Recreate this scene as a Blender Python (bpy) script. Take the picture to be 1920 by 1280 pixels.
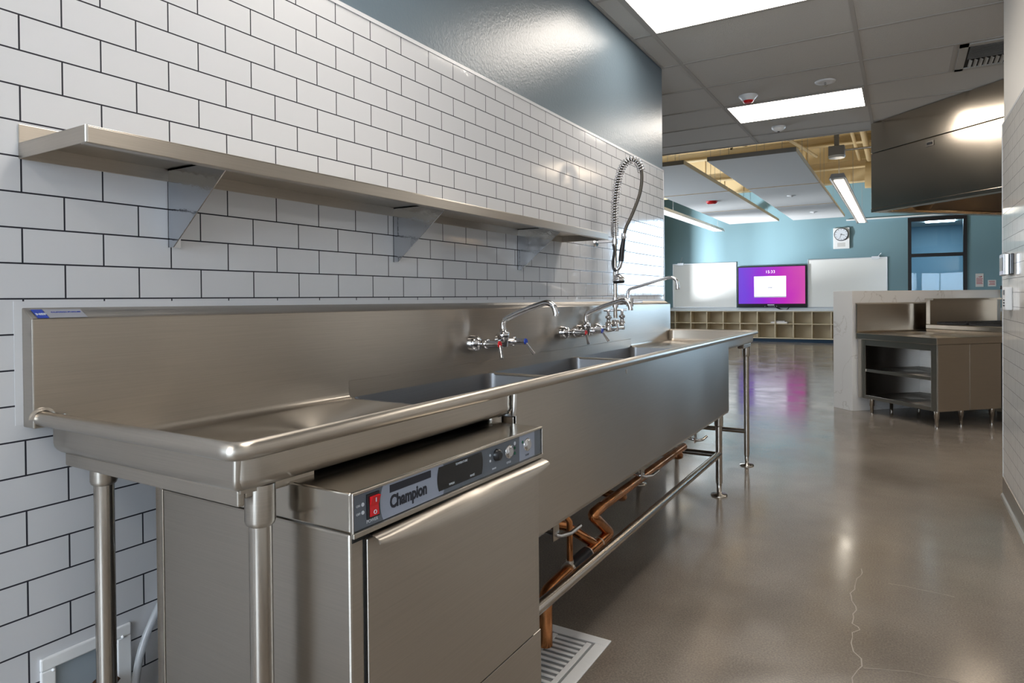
import bpy, math, random
from mathutils import Vector, Matrix
random.seed(7)
D = bpy.data
SC = bpy.context.scene
COL = SC.collection
for o in list(D.objects): D.objects.remove(o, do_unlink=True)
V = Vector; PI = math.pi

# ------------------------------------------------------------------ camera
YAW, PITCH, ROLL = math.radians(30.95), math.radians(.52), math.radians(.53)
FPX, CY = 1221.0, 570.3
cam = D.cameras.new('camera'); camo = D.objects.new('camera', cam); COL.objects.link(camo)
_c, _s = math.cos(YAW), math.sin(YAW)
R0 = V((_c, _s, 0)); F0 = V((-_s, _c, 0)); U0 = V((0, 0, 1))
FW = F0*math.cos(PITCH) - U0*math.sin(PITCH); U1 = F0*math.sin(PITCH) + U0*math.cos(PITCH)
RT = R0*math.cos(ROLL) - U1*math.sin(ROLL); UP = R0*math.sin(ROLL) + U1*math.cos(ROLL)
m = Matrix((RT, UP, -FW)).transposed().to_4x4(); m.translation = V((0, 0, 1.14))
camo.matrix_world = m
cam.lens = FPX/1920*36; cam.sensor_width = 36; cam.shift_y = -(640-CY)/1920
cam.clip_start = .05; cam.clip_end = 100
SC.camera = camo

# ------------------------------------------------------------------ world + exposure
w = D.worlds.new('sky'); SC.world = w; w.use_nodes = True
bg = w.node_tree.nodes['Background']; bg.inputs[0].default_value = (.62, .78, 1, 1); bg.inputs[1].default_value = 1.6
vs = SC.view_settings
vs.view_transform = 'Standard'; vs.look = 'None'; vs.gamma = 1; vs.exposure = 0.0; vs.use_curve_mapping = False

# ------------------------------------------------------------------ daylight through the windows
def area(name, loc, target, sx, sy, power, col, spread=180):
    l = D.lights.new(name, 'AREA'); l.shape = 'RECTANGLE'; l.size = sx; l.size_y = sy; l.energy = power; l.color = col
    l.spread = math.radians(spread)
    o = D.objects.new(name, l); COL.objects.link(o); o.location = loc
    o.rotation_euler = (V(target)-V(loc)).to_track_quat('-Z', 'Y').to_euler()
    return o
DAY = (.74, .87, 1.0)
area('daylight_back_window', (.9, -3.75, 1.7), (.3, 4, 1.2), 4.2, 2.2, 380, DAY)
area('daylight_far_window', (3.25, 17.95, 1.95), (2.3, 8, 1.2), 1.8, 2.7, 250, (.50, .75, 1))
#area('daylight_right_windows', (5.35, 14.7, 1.9), (0, 13.5, 1.6), 2.0, 2.2, 50, (.80, .90, 1))
area('daylight_left_windows', (-6.75, 12.0, 1.7), (-1, 13.5, 2.0), 6.0, 2.3, 330, (.88, .95, 1))
# low light thrown up off the bright pavement outside the left windows
area('pavement_bounce', (-7.6, 13.6, .35), (-3.0, 16.6, 2.9), .5, .35, 340, (.95, .98, 1), 95)

# ------------------------------------------------------------------ materials
MATS = {}
def nmat(name):
    m = D.materials.new(name); m.use_nodes = True
    MATS[name] = m
    return m, m.node_tree, m.node_tree.nodes['Principled BSDF']
def mat(name, col, rough=.5, metal=0, spec=.5, bump=0, bscale=60, coat=0, emit=None, es=0, trans=0, ior=1.45, cvar=0, cscale=3):
    m, nt, b = nmat(name)
    b.inputs['Base Color'].default_value = (*col, 1)
    b.inputs['Roughness'].default_value = rough
    b.inputs['Metallic'].default_value = metal
    b.inputs['Specular IOR Level'].default_value = spec
    b.inputs['Coat Weight'].default_value = coat
    b.inputs['Transmission Weight'].default_value = trans
    b.inputs['IOR'].default_value = ior
    if emit: b.inputs['Emission Color'].default_value = (*emit, 1); b.inputs['Emission Strength'].default_value = es
    tc = nt.nodes.new('ShaderNodeTexCoord')
    if bump:
        n = nt.nodes.new('ShaderNodeTexNoise'); n.inputs['Scale'].default_value = bscale; n.inputs['Detail'].default_value = 3
        bp = nt.nodes.new('ShaderNodeBump'); bp.inputs['Strength'].default_value = bump; bp.inputs['Distance'].default_value = .01
        nt.links.new(tc.outputs['Object'], n.inputs['Vector']); nt.links.new(n.outputs['Fac'], bp.inputs['Height']); nt.links.new(bp.outputs[0], b.inputs['Normal'])
    if cvar:
        n = nt.nodes.new('ShaderNodeTexNoise'); n.inputs['Scale'].default_value = cscale; n.inputs['Detail'].default_value = 5
        r = nt.nodes.new('ShaderNodeValToRGB')
        r.color_ramp.elements[0].position = .3; r.color_ramp.elements[1].position = .7
        r.color_ramp.elements[0].color = (*[c*(1-cvar) for c in col], 1); r.color_ramp.elements[1].color = (*[min(1, c*(1+cvar)) for c in col], 1)
        nt.links.new(tc.outputs['Object'], n.inputs['Vector']); nt.links.new(n.outputs['Fac'], r.inputs[0]); nt.links.new(r.outputs[0], b.inputs['Base Color'])
    return m
def steel(name, col=(.47, .43, .38), rough=.30, aniso=.93, rot=.25, mott=.05):
    m, nt, b = nmat(name)
    b.inputs['Metallic'].default_value = 1
    b.inputs['Anisotropic'].default_value = aniso; b.inputs['Anisotropic Rotation'].default_value = rot
    tg = nt.nodes.new('ShaderNodeTangent'); tg.direction_type = 'RADIAL'; tg.axis = 'Z'
    nt.links.new(tg.outputs[0], b.inputs['Tangent'])
    tc = nt.nodes.new('ShaderNodeTexCoord')
    n = nt.nodes.new('ShaderNodeTexNoise'); n.inputs['Scale'].default_value = 2.2; n.inputs['Detail'].default_value = 2
    nt.links.new(tc.outputs['Object'], n.inputs['Vector'])
    mr = nt.nodes.new('ShaderNodeMapRange'); mr.inputs[1].default_value = 0; mr.inputs[2].default_value = 1
    mr.inputs[3].default_value = rough-.05; mr.inputs[4].default_value = rough+.05
    nt.links.new(n.outputs['Fac'], mr.inputs[0]); nt.links.new(mr.outputs[0], b.inputs['Roughness'])
    # fine horizontal grain
    mp = nt.nodes.new('ShaderNodeMapping'); mp.inputs['Scale'].default_value = (3, 3, 260)
    g = nt.nodes.new('ShaderNodeTexNoise'); g.inputs['Scale'].default_value = 2.0; g.inputs['Detail'].default_value = 3
    nt.links.new(tc.outputs['Object'], mp.inputs[0]); nt.links.new(mp.outputs[0], g.inputs['Vector'])
    r = nt.nodes.new('ShaderNodeValToRGB'); r.color_ramp.elements[0].position = .25; r.color_ramp.elements[1].position = .75
    r.color_ramp.elements[0].color = (*[c*(1-mott) for c in col], 1); r.color_ramp.elements[1].color = (*[c*(1+mott) for c in col], 1)
    nt.links.new(g.outputs['Fac'], r.inputs[0]); nt.links.new(r.outputs[0], b.inputs['Base Color'])
    return m
STEEL = steel('brushed_steel')
STEELP = steel('satin_steel', col=(.48, .44, .39), rough=.33, aniso=.85)
STEELD = steel('bowl_steel', col=(.42, .42, .43), rough=.34, aniso=.3)
STEELS = steel('smooth_cover_steel', rough=.17, aniso=.0, mott=.01)
STEELT = mat('tube_steel', (.46, .42, .375), .22, 1)
STEELW = mat('ground_weld', (.72, .70, .67), .36, 1)
STEELH = steel('hood_steel', col=(.50, .44, .37), rough=.17, aniso=.0, mott=.02)
CHROME = mat('chrome', (.58, .58, .60), .05, 1)
GALV = mat('polished_bracket', (.55, .57, .60), .13, 1, bump=.15, bscale=25)
COPPER = mat('copper', (.62, .27, .11), .26, 1, cvar=.35, cscale=14)
SOLDER = mat('solder', (.7, .68, .64), .35, 1)
BLKRUB = mat('black_rubber', (.018, .02, .026), .45)
BLACK = mat('black_plastic', (.012, .012, .014), .3)
DARK = mat('cavity_shade', (.01, .01, .01), .8)  # black standing in for the shade inside gaps and openings
RED = mat('red_plastic', (.62, .015, .02), .25)
BLUE = mat('blue_plastic', (.02, .06, .45), .3)
WHITEP = mat('white_plastic', (.78, .79, .80), .35)
ABS = mat('drain_white', (.86, .87, .88), .4, bump=.1)
GREENL = mat('green_led', (.0, .10, .05), .2)
PANELD = mat('panel_slate', (.115, .135, .165), .38)
PANELL = mat('panel_pale', (.30, .34, .43), .38)
INKD = mat('ink_dark', (.015, .018, .03), .4)
INKW = mat('ink_white', (.62, .66, .72), .4)
GLASSB = mat('display_glass', (.006, .006, .007), .08)
PAINTD = mat('slate_blue_paint', (.115, .155, .19), .33, bump=.12, bscale=90)
TEAL = mat('teal_paint', (.19, .32, .375), .5, bump=.05, bscale=80)
TEALR = mat('blue_grey_paint', (.19, .29, .36), .55)
REFLTAN = mat('reflect_tan_wall', (.42, .34, .26), .5)  # tan for the unseen wall mirrored in the worktable panels
REFLDARK = mat('reflect_dark_wall', (.10, .08, .065), .6)  # dark tone for the unseen wall mirrored in the sink front
PAINTW = mat('warm_white_paint', (.60, .57, .53), .55)
CREAM = mat('cream_paint', (.66, .52, .30), .6)
CTILE = mat('ceiling_tile', (.54, .525, .50), .9, bump=.35, bscale=220)
TEE = mat('ceiling_tee', (.40, .38, .36), .6)
CLOUD = mat('acoustic_white', (.66, .68, .69), .8, bump=.1, bscale=200)
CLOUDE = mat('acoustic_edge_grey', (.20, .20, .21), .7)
WB = mat('whiteboard', (.80, .81, .80), .18)
ALU = mat('aluminium', (.60, .61, .63), .35, 1)
MAPLE = mat('maple_laminate', (.60, .51, .36), .5, cvar=.06, cscale=2)
LAMW = mat('grey_laminate', (.62, .66, .69), .35)
NAVY = mat('navy_base', (.008, .035, .075), .5)
BRONZE = mat('black_frame', (.012, .010, .012), .45)
GLAZE = mat('clear_vinyl', (.75, .77, .80), .15, trans=.6)
PAPER = mat('paper', (.72, .69, .68), .6)
REDINK = mat('red_ink', (.45, .03, .05), .6)
GRATE = mat('cast_iron', (.03, .03, .032), .55)
VENTM = mat('vent_grey', (.42, .41, .39), .6)
GREYF = mat('grey_fixture', (.30, .30, .31), .5)
TAN = mat('range_panel', (.55, .47, .38), .4, 1)
CAULK = mat('white_caulk', (.62, .63, .655), .25)

def emis(name, col, s):
    m, nt, b = nmat(name)
    b.inputs['Base Color'].default_value = (.8, .8, .8, 1); b.inputs['Emission Color'].default_value = (*col, 1); b.inputs['Emission Strength'].default_value = s
    return m
LPAN = emis('light_panel', (1, .92, .82), 14)
LPEND = emis('pendant_light', (1, .90, .74), 5)
LPENDC = emis('pendant_light_cool', (.98, .99, 1), 6)
LBULB = emis('hood_bulb', (1, .80, .55), 30)

def tile_mat(name, axis, u0, v0, tw, th, joint=.0018, col=(.60, .61, .635)):
    m, nt, b = nmat(name)
    tc = nt.nodes.new('ShaderNodeTexCoord'); sp = nt.nodes.new('ShaderNodeSeparateXYZ'); cb = nt.nodes.new('ShaderNodeCombineXYZ')
    nt.links.new(tc.outputs['Object'], sp.inputs[0])
    def off(sock, d, tgt):
        a = nt.nodes.new('ShaderNodeMath'); a.operation = 'SUBTRACT'; a.inputs[1].default_value = d
        nt.links.new(sock, a.inputs[0]); nt.links.new(a.outputs[0], tgt)
    off(sp.outputs[axis], u0, cb.inputs[0]); off(sp.outputs['Z'], v0, cb.inputs[1])
    br = nt.nodes.new('ShaderNodeTexBrick'); br.offset = .5; br.offset_frequency = 2; br.squash = 1
    br.inputs['Scale'].default_value = 1; br.inputs['Brick Width'].default_value = tw; br.inputs['Row Height'].default_value = th
    br.inputs['Mortar Size'].default_value = joint; br.inputs['Mortar Smooth'].default_value = .15; br.inputs['Bias'].default_value = 0
    br.inputs['Color1'].default_value = (*col, 1); br.inputs['Color2'].default_value = (*[c*.985 for c in col], 1); br.inputs['Mortar'].default_value = (.010, .010, .018, 1)
    nt.links.new(cb.outputs[0], br.inputs['Vector']); nt.links.new(br.outputs['Color'], b.inputs['Base Color'])
    mr = nt.nodes.new('ShaderNodeMapRange'); mr.inputs[3].default_value = .07; mr.inputs[4].default_value = .8
    nt.links.new(br.outputs['Fac'], mr.inputs[0]); nt.links.new(mr.outputs[0], b.inputs['Roughness'])
    # glaze ripple
    n = nt.nodes.new('ShaderNodeTexNoise'); n.inputs['Scale'].default_value = 45; n.inputs['Detail'].default_value = 1
    nt.links.new(tc.outputs['Object'], n.inputs['Vector'])
    sb = nt.nodes.new('ShaderNodeMath'); sb.operation = 'MULTIPLY_ADD'; sb.inputs[1].default_value = -6; nt.links.new(br.outputs['Fac'], sb.inputs[0]); nt.links.new(n.outputs['Fac'], sb.inputs[2])
    bp = nt.nodes.new('ShaderNodeBump'); bp.inputs['Strength'].default_value = .05; bp.inputs['Distance'].default_value = .004
    nt.links.new(sb.outputs[0], bp.inputs['Height']); nt.links.new(bp.outputs[0], b.inputs['Normal'])
    return m
TILEL = tile_mat('subway_tile_left', 'Y', .6069, 1.1481, .1526, .06997)
TILER = tile_mat('subway_tile_right', 'Y', 4.47, 1.365, .1526, .0727, .0010, (.76, .75, .73))

def concrete():
    m, nt, b = nmat('polished_concrete')
    tc = nt.nodes.new('ShaderNodeTexCoord')
    def noise(s, d, rough=.5):
        n = nt.nodes.new('ShaderNodeTexNoise'); n.inputs['Scale'].default_value = s; n.inputs['Detail'].default_value = d; n.inputs['Roughness'].default_value = rough
        nt.links.new(tc.outputs['Object'], n.inputs['Vector']); return n
    a = noise(.9, 8, .6); f = noise(170, 2)
    r = nt.nodes.new('ShaderNodeValToRGB'); e = r.color_ramp.elements
    e[0].position = .32; e[0].color = (.175, .150, .127, 1); e[1].position = .68; e[1].color = (.28, .245, .212, 1)
    nt.links.new(a.outputs['Fac'], r.inputs[0])
    r2 = nt.nodes.new('ShaderNodeValToRGB'); e = r2.color_ramp.elements
    e[0].position = .35; e[0].color = (.80, .80, .80, 1); e[1].position = .72; e[1].color = (1.22, 1.20, 1.16, 1)
    nt.links.new(f.outputs['Fac'], r2.inputs[0])
    mx = nt.nodes.new('ShaderNodeMix'); mx.data_type = 'RGBA'; mx.blend_type = 'MULTIPLY'; mx.inputs[0].default_value = 1
    nt.links.new(r.outputs[0], mx.inputs[6]); nt.links.new(r2.outputs[0], mx.inputs[7])
    nt.links.new(mx.outputs[2], b.inputs['Base Color'])
    rr = noise(3.5, 5)
    mr = nt.nodes.new('ShaderNodeMapRange'); mr.inputs[1].default_value = .3; mr.inputs[2].default_value = .7; mr.inputs[3].default_value = .10; mr.inputs[4].default_value = .22
    nt.links.new(rr.outputs['Fac'], mr.inputs[0]); nt.links.new(mr.outputs[0], b.inputs['Roughness'])
    b.inputs['Specular IOR Level'].default_value = .65
    bp = nt.nodes.new('ShaderNodeBump'); bp.inputs['Strength'].default_value = .035; bp.inputs['Distance'].default_value = .01
    nt.links.new(rr.outputs['Fac'], bp.inputs['Height']); nt.links.new(bp.outputs[0], b.inputs['Normal'])
    return m
CONC = concrete()
CRACK = mat('crack_filler', (.34, .30, .26), .5)

def quartz():
    m, nt, b = nmat('veined_quartz')
    tc = nt.nodes.new('ShaderNodeTexCoord')
    n = nt.nodes.new('ShaderNodeTexNoise'); n.inputs['Scale'].default_value = 2.2; n.inputs['Detail'].default_value = 4; n.inputs['Distortion'].default_value = 1.0
    nt.links.new(tc.outputs['Object'], n.inputs['Vector'])
    r = nt.nodes.new('ShaderNodeValToRGB'); e = r.color_ramp.elements
    e[0].position = .488; e[0].color = (.70, .69, .68, 1); e[1].position = .512; e[1].color = (.70, .69, .68, 1)
    k = r.color_ramp.elements.new(.5); k.color = (.56, .54, .52, 1)
    nt.links.new(n.outputs['Fac'], r.inputs[0]); nt.links.new(r.outputs[0], b.inputs['Base Color'])
    b.inputs['Roughness'].default_value = .22
    return m
QUARTZ = quartz()

def screen():
    m, nt, b = nmat('tv_screen')
    tc = nt.nodes.new('ShaderNodeTexCoord'); sp = nt.nodes.new('ShaderNodeSeparateXYZ'); nt.links.new(tc.outputs['Object'], sp.inputs[0])
    mr = nt.nodes.new('ShaderNodeMapRange'); mr.inputs[1].default_value = -.80; mr.inputs[2].default_value = .80
    nt.links.new(sp.outputs[0], mr.inputs[0])
    n = nt.nodes.new('ShaderNodeTexNoise'); n.inputs['Scale'].default_value = 1.1; nt.links.new(tc.outputs['Object'], n.inputs['Vector'])
    a = nt.nodes.new('ShaderNodeMath'); a.operation = 'MULTIPLY_ADD'; a.inputs[1].default_value = .45; nt.links.new(n.outputs['Fac'], a.inputs[0])
    s = nt.nodes.new('ShaderNodeMath'); s.operation = 'SUBTRACT'; s.inputs[1].default_value = .22
    nt.links.new(mr.outputs[0], a.inputs[2]); nt.links.new(a.outputs[0], s.inputs[0])
    r = nt.nodes.new('ShaderNodeValToRGB'); e = r.color_ramp.elements
    e[0].position = .05; e[0].color = (.22, .07, .88, 1); e[1].position = 1; e[1].color = (.80, .10, .52, 1)
    k = e.new(.35); k.color = (.36, .03, .80, 1); k = e.new(.68); k.color = (.66, .03, .62, 1)
    nt.links.new(s.outputs[0], r.inputs[0])
    nt.links.new(r.outputs[0], b.inputs['Emission Color']); b.inputs['Emission Strength'].default_value = .8
    b.inputs['Base Color'].default_value = (.01, .01, .01, 1); b.inputs['Roughness'].default_value = .15
    return m
SCREEN = screen()
SCRW = emis('screen_white', (.82, .84, 1), .9)
SCRD = emis('screen_dark', (.02, .02, .12), .6)

# ------------------------------------------------------------------ mesh helpers
def frame_of(d):
    d = d.normalized(); a = V((0, 0, 1)) if abs(d.z) < .9 else V((1, 0, 0))
    u = d.cross(a).normalized(); return u, d.cross(u).normalized()
EACH = {'hanger_wire', 'suspension_cable', 'hour_mark', 'screw', 'joint_ring', 'indicator_light', 'indicator_ring', 'key', 'stiffener', 'front_button', 'louvre_slat', 'side_edge', 'clip', 'hand', 'lettering'}
class MB:
    def __init__(s, T=None): s.v = []; s.f = []; s.T = T; s.sm = []
    def add(s, vs, fs, smooth=False):
        b = len(s.v); s.v += [V(p) for p in vs]; s.f += [[i+b for i in f] for f in fs]; s.sm += [smooth]*len(fs); return s
    def box(s, x0, x1, y0, y1, z0, z1):
        vs = [(x, y, z) for x in (x0, x1) for y in (y0, y1) for z in (z0, z1)]
        return s.add(vs, [(0, 1, 3, 2), (4, 6, 7, 5), (0, 4, 5, 1), (2, 3, 7, 6), (0, 2, 6, 4), (1, 5, 7, 3)])
    def prism(s, pts, axis, a0, a1):
        n = len(pts)
        def P(p, a):
            return {'x': (a, p[0], p[1]), 'y': (p[0], a, p[1]), 'z': (p[0], p[1], a)}[axis]
        vs = [P(p, a0) for p in pts] + [P(p, a1) for p in pts]
        fs = [list(range(n))[::-1], [i+n for i in range(n)]] + [(i, (i+1) % n, (i+1) % n+n, i+n) for i in range(n)]
        return s.add(vs, fs)
    def cyl(s, p0, p1, r0, r1=None, n=20, caps=True):
        r1 = r0 if r1 is None else r1
        return s.rings([(p0, r0), (p1, r1)], n, caps)
    def rings(s, prof, n=20, caps=True):     # straight lathe: list of (point, radius) on one line
        p0, p1 = V(prof[0][0]), V(prof[-1][0]); u, w = frame_of(p1-p0)
        vs = []; fs = []
        for p, r in prof:
            for k in range(n):
                a = 2*PI*k/n; vs.append(V(p)+(u*math.cos(a)+w*math.sin(a))*r)
        for i in range(len(prof)-1):
            for k in range(n): fs.append((i*n+k, i*n+(k+1) % n, (i+1)*n+(k+1) % n, (i+1)*n+k))
        s.add(vs, fs, True)
        if caps:
            s.add([vs[k] for k in range(n)], [list(range(n))[::-1]]); s.add(vs[-n:], [list(range(n))])
        return s
    def tube(s, pts, r, n=14, closed=False, caps=True, rs=None):
        pts = [V(p) for p in pts]; N = len(pts); vs = []; fs = []
        def tan(i):
            if closed: return (pts[(i+1) % N]-pts[i-1]).normalized()
            return (pts[min(i+1, N-1)]-pts[max(i-1, 0)]).normalized()
        t = tan(0); u, _ = frame_of(t)
        for i in range(N):
            t = tan(i); u = (u-t*u.dot(t)).normalized(); w = t.cross(u); rr = rs[i] if rs else r
            for k in range(n):
                a = 2*PI*k/n; vs.append(pts[i]+(u*math.cos(a)+w*math.sin(a))*rr)
        for i in range(N if closed else N-1):
            j = (i+1) % N
            for k in range(n): fs.append((i*n+k, i*n+(k+1) % n, j*n+(k+1) % n, j*n+k))
        s.add(vs, fs, True)
        if caps and not closed:
            s.add(vs[:n], [list(range(n))[::-1]]); s.add(vs[-n:], [list(range(n))])
        return s
    def sphere(s, c, r, n=16, zs=1):
        vs = []; fs = []; c = V(c); m_ = n//2
        for i in range(m_+1):
            th = PI*i/m_
            for k in range(n):
                a = 2*PI*k/n; vs.append(c+V((math.sin(th)*math.cos(a)*r, math.sin(th)*math.sin(a)*r, math.cos(th)*r*zs)))
        for i in range(m_):
            for k in range(n): fs.append((i*n+k, (i+1)*n+k, (i+1)*n+(k+1) % n, i*n+(k+1) % n))
        return s.add(vs, fs, True)
    def loops(s, L, closed=True, cap=False, smooth=True):
        n = len(L[0]); vs = [p for l in L for p in l]; fs = []
        for i in range(len(L)-1):
            for k in range(n if closed else n-1):
                fs.append((i*n+k, i*n+(k+1) % n, (i+1)*n+(k+1) % n, (i+1)*n+k))
        s.add(vs, fs, smooth)
        if cap: s.add(L[-1], [list(range(n))])
        return s
    def build(s, name, mt, parent=None, bevel=0, seg=2, fn=None, flat=False):
        if name in EACH and parent is not None:
            ps = list(range(len(s.v)))
            def fd(i):
                while ps[i] != i: ps[i] = ps[ps[i]]; i = ps[i]
                return i
            key = {}
            for i, p in enumerate(s.v):
                k = (round(p.x, 5), round(p.y, 5), round(p.z, 5))
                if k in key: ps[fd(i)] = fd(key[k])
                else: key[k] = i
            for f in s.f:
                for j in f[1:]: ps[fd(j)] = fd(f[0])
            comps = {}
            for f, m_ in zip(s.f, s.sm): comps.setdefault(fd(f[0]), []).append((f, m_))
            if len(comps) > 1:
                out = None
                for fs in comps.values():
                    ids = sorted({i for f, _ in fs for i in f}); mp_ = {i: n for n, i in enumerate(ids)}
                    b = MB(s.T); b.v = [s.v[i] for i in ids]; b.f = [[mp_[i] for i in f] for f, _ in fs]; b.sm = [m_ for _, m_ in fs]
                    out = b.build(name, mt, parent, bevel, seg, fn, flat)
                return out
        vs = s.v
        if fn: vs = [fn(v) for v in vs]
        if s.T: vs = [s.T(v) for v in vs]
        off = V((0, 0, 0))
        o_ = parent
        while o_ is not None: off += o_.location; o_ = o_.parent
        if parent is None:
            xs = [v.x for v in vs]; ys = [v.y for v in vs]; zs = [v.z for v in vs]
            loc = V(((min(xs)+max(xs))/2, (min(ys)+max(ys))/2, min(zs)))
            if flat: loc = V((0, 0, 0))
        else: loc = V((0, 0, 0))
        me = D.meshes.new(name); me.from_pydata([v-off-loc for v in vs], [], s.f); me.update()
        me.polygons.foreach_set('use_smooth', s.sm)
        me.materials.append(mt)
        o = D.objects.new(name, me); COL.objects.link(o)
        if parent is None: o.location = loc
        else: o.parent = parent
        if bevel:
            b = o.modifiers.new('bevel', 'BEVEL'); b.width = bevel; b.segments = seg; b.limit_method = 'ANGLE'; b.angle_limit = math.radians(40)
            b.harden_normals = False
            for p in me.polygons: pass
        return o
def tag(o, label, cat, group=None, kind=None):
    o['label'] = label; o['category'] = cat
    if group: o['group'] = group
    if kind: o['kind'] = kind
    return o
def struct(o): o['kind'] = 'structure'; return o
def thing(name, loc, label, cat, group=None):
    o = D.objects.new(name, None); COL.objects.link(o); o.location = loc; o.empty_display_size = .1
    return tag(o, label, cat, group)
def text(body, size, name, mt, parent, origin, right, up, align='LEFT', bold=0, depth=.0004, xs=1):
    c = D.curves.new(name, 'FONT'); c.body = body; c.size = size; c.align_x = align; c.extrude = depth; c.offset = bold; c.resolution_u = 3
    t = D.objects.new('tmp', c); COL.objects.link(t)
    dg = bpy.context.evaluated_depsgraph_get(); me = D.meshes.new_from_object(t.evaluated_get(dg))
    D.objects.remove(t, do_unlink=True)
    right = V(right).normalized(); up = V(up).normalized(); n = right.cross(up)
    off = V((0, 0, 0)); o_ = parent
    while o_ is not None: off += o_.location; o_ = o_.parent
    for v in me.vertices:
        p = v.co; v.co = V(origin)+right*p.x*xs+up*p.y+n*p.z-off
    me.materials.clear(); me.materials.append(mt)
    o = D.objects.new(name, me); COL.objects.link(o); o.parent = parent
    return o
def smooth_path(pts, n=8):       # Catmull-Rom
    pts = [V(p) for p in pts]; P = [pts[0]*2-pts[1]]+pts+[pts[-1]*2-pts[-2]]; out = []
    for i in range(1, len(P)-2):
        for k in range(n):
            t = k/n; a, b, c, d = P[i-1], P[i], P[i+1], P[i+2]
            out.append(.5*((2*b)+(c-a)*t+(2*a-5*b+4*c-d)*t*t+(3*b-a-3*c+d)*t**3))
    return out+[pts[-1]]
def rrect(x0, x1, y0, y1, r, z, n=6):
    out = []
    for cx, cy, a0 in ((x1-r, y1-r, 0), (x0+r, y1-r, 90), (x0+r, y0+r, 180), (x1-r, y0+r, 270)):
        for k in range(n+1):
            a = math.radians(a0+90*k/n); out.append(V((cx+r*math.cos(a), cy+r*math.sin(a), z)))
    return out
def fillet(pts, r, n=6):         # rounds the corners of an open 3D polyline
    pts = [V(p) for p in pts]; out = [pts[0]]
    for i in range(1, len(pts)-1):
        a, b, c = pts[i-1], pts[i], pts[i+1]; u = (a-b).normalized(); v = (c-b).normalized()
        p0 = b+u*r; p1 = b+v*r
        for k in range(n+1):
            t = k/n; out.append((1-t)**2*p0+2*t*(1-t)*b+t*t*p1)
    return out+[pts[-1]]

# ------------------------------------------------------------------ setting
CZ = 2.796; FY = 17.55; LX = -5.95; RX = 5.0; BY = -3.5; EY = 7.48
fl = struct(MB().box(LX-.2, RX+.2, BY-.2, FY+3.4, -.1, 0).build('floor', CONC, flat=True))
def crack(pts, w_=.0022):
    b = MB(); out = []
    for i in range(len(pts)-1):
        p, q = V(pts[i]), V(pts[i+1]); n = max(2, int((q-p).length/.035))
        for k in range(n):
            t = p.lerp(q, k/n); out.append(t+V((random.uniform(-.011, .011), random.uniform(-.011, .011), 0)))
    out.append(V(pts[-1])); L = []
    for i, p in enumerate(out):
        d = (out[min(i+1, len(out)-1)]-out[max(i-1, 0)]).normalized(); nn = V((-d.y, d.x, 0))*w_*random.uniform(.3, 1)
        L.append([p+nn+V((0, 0, .0006)), p-nn+V((0, 0, .0006))])
    return b.loops(L, closed=False, smooth=False)

# left partition: painted drywall with subway tile skin
WL = -1.49; WE = 4.645; TT = 2.063
wl = struct(MB().box(WL-.16, WL-.006, BY, WE-.004, 0, CZ).build('wall_left', PAINTD, flat=True))
MB().box(WL-.006, WL, BY, WE-.006, 0, TT-.013).build('tile_face', TILEL, wl)
tr = MB(); tr.box(WL-.008, WL+.003, BY, WE, TT-.013, TT); tr.box(WL-.008, WL+.003, WE-.006, WE+.003, 0, TT)
tr.build('edge_trim', CAULK, wl)
# right partition
WR = .483; RE = 4.56
wr = struct(MB().box(WR+.008, WR+.18, BY, RE-.004, 0, CZ).build('wall_right', PAINTW, flat=True))
MB().box(WR, WR+.008, BY, RE-.004, .10, 2.075).build('tile_face', TILER, wr)
tr = MB(); tr.box(WR-.002, WR+.010, BY, RE+.002, 2.075, 2.088); tr.box(WR-.002, WR+.010, RE-.004, RE+.003, .1, 2.088)
tr.build('edge_trim', CAULK, wr)
bb = MB().prism([(WR-.012, 0), (WR-.008, .012), (WR-.002, .02), (WR-.002, .112), (WR+.006, .115), (WR+.006, 0)], 'y', BY, RE+.003)
struct(bb.build('baseboard_right', STEEL))
# outer walls
wo = MB()
def wall_open(b, axis, pos, th, a0, a1, z0, z1, holes):     # wall panel with rectangular holes (a0,a1,z0,z1)
    cuts = sorted(holes); x = a0
    def bx(p, q, c, d):
        if q-p < 1e-4 or d-c < 1e-4: return
        if axis == 'x': b.box(pos, pos+th, p, q, c, d)
        else: b.box(p, q, pos, pos+th, c, d)
    for h0, h1, hz0, hz1 in cuts:
        bx(x, h0, z0, z1); bx(h0, h1, z0, hz0); bx(h0, h1, hz1, z1); x = h1
    bx(x, a1, z0, z1); return b
HZ = 4.75
struct(wall_open(MB(), 'y', FY, .18, LX, 1.30, 0, HZ, [(.11, 1.23, .9, 2.9)]).build('wall_far', TEAL, flat=True))
struct(wall_open(MB(), 'y', FY, .18, 1.30, RX, 0, HZ, [(2.35, 4.15, .55, 3.3)]).build('wall_far', TEAL, flat=True))
struct(wall_open(MB(), 'x', LX-.18, .18, BY, FY, 0, HZ, [(8.6, 10.9, .7, 2.8), (11.2, 13.5, .7, 2.8), (13.8, 15.9, .7, 2.8)]).build('wall_outer_left', TEAL, flat=True))
struct(MB().box(RX, RX+.18, BY, 9.5, 0, HZ).build('wall_outer_right', REFLTAN, flat=True))  # unseen stretch, tan put in to brighten the worktable's reflections
struct(MB().box(RX, RX+.18, 9.5, FY, 0, HZ).build('wall_outer_right', REFLDARK, flat=True))  # unseen stretch, coloured dark to deepen the sink front's reflections
struct(wall_open(MB(), 'y', BY-.18, .18, LX, RX, 0, CZ, [(-1.2, 3.0, .6, 2.6)]).build('wall_back', PAINTW, flat=True))
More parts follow.
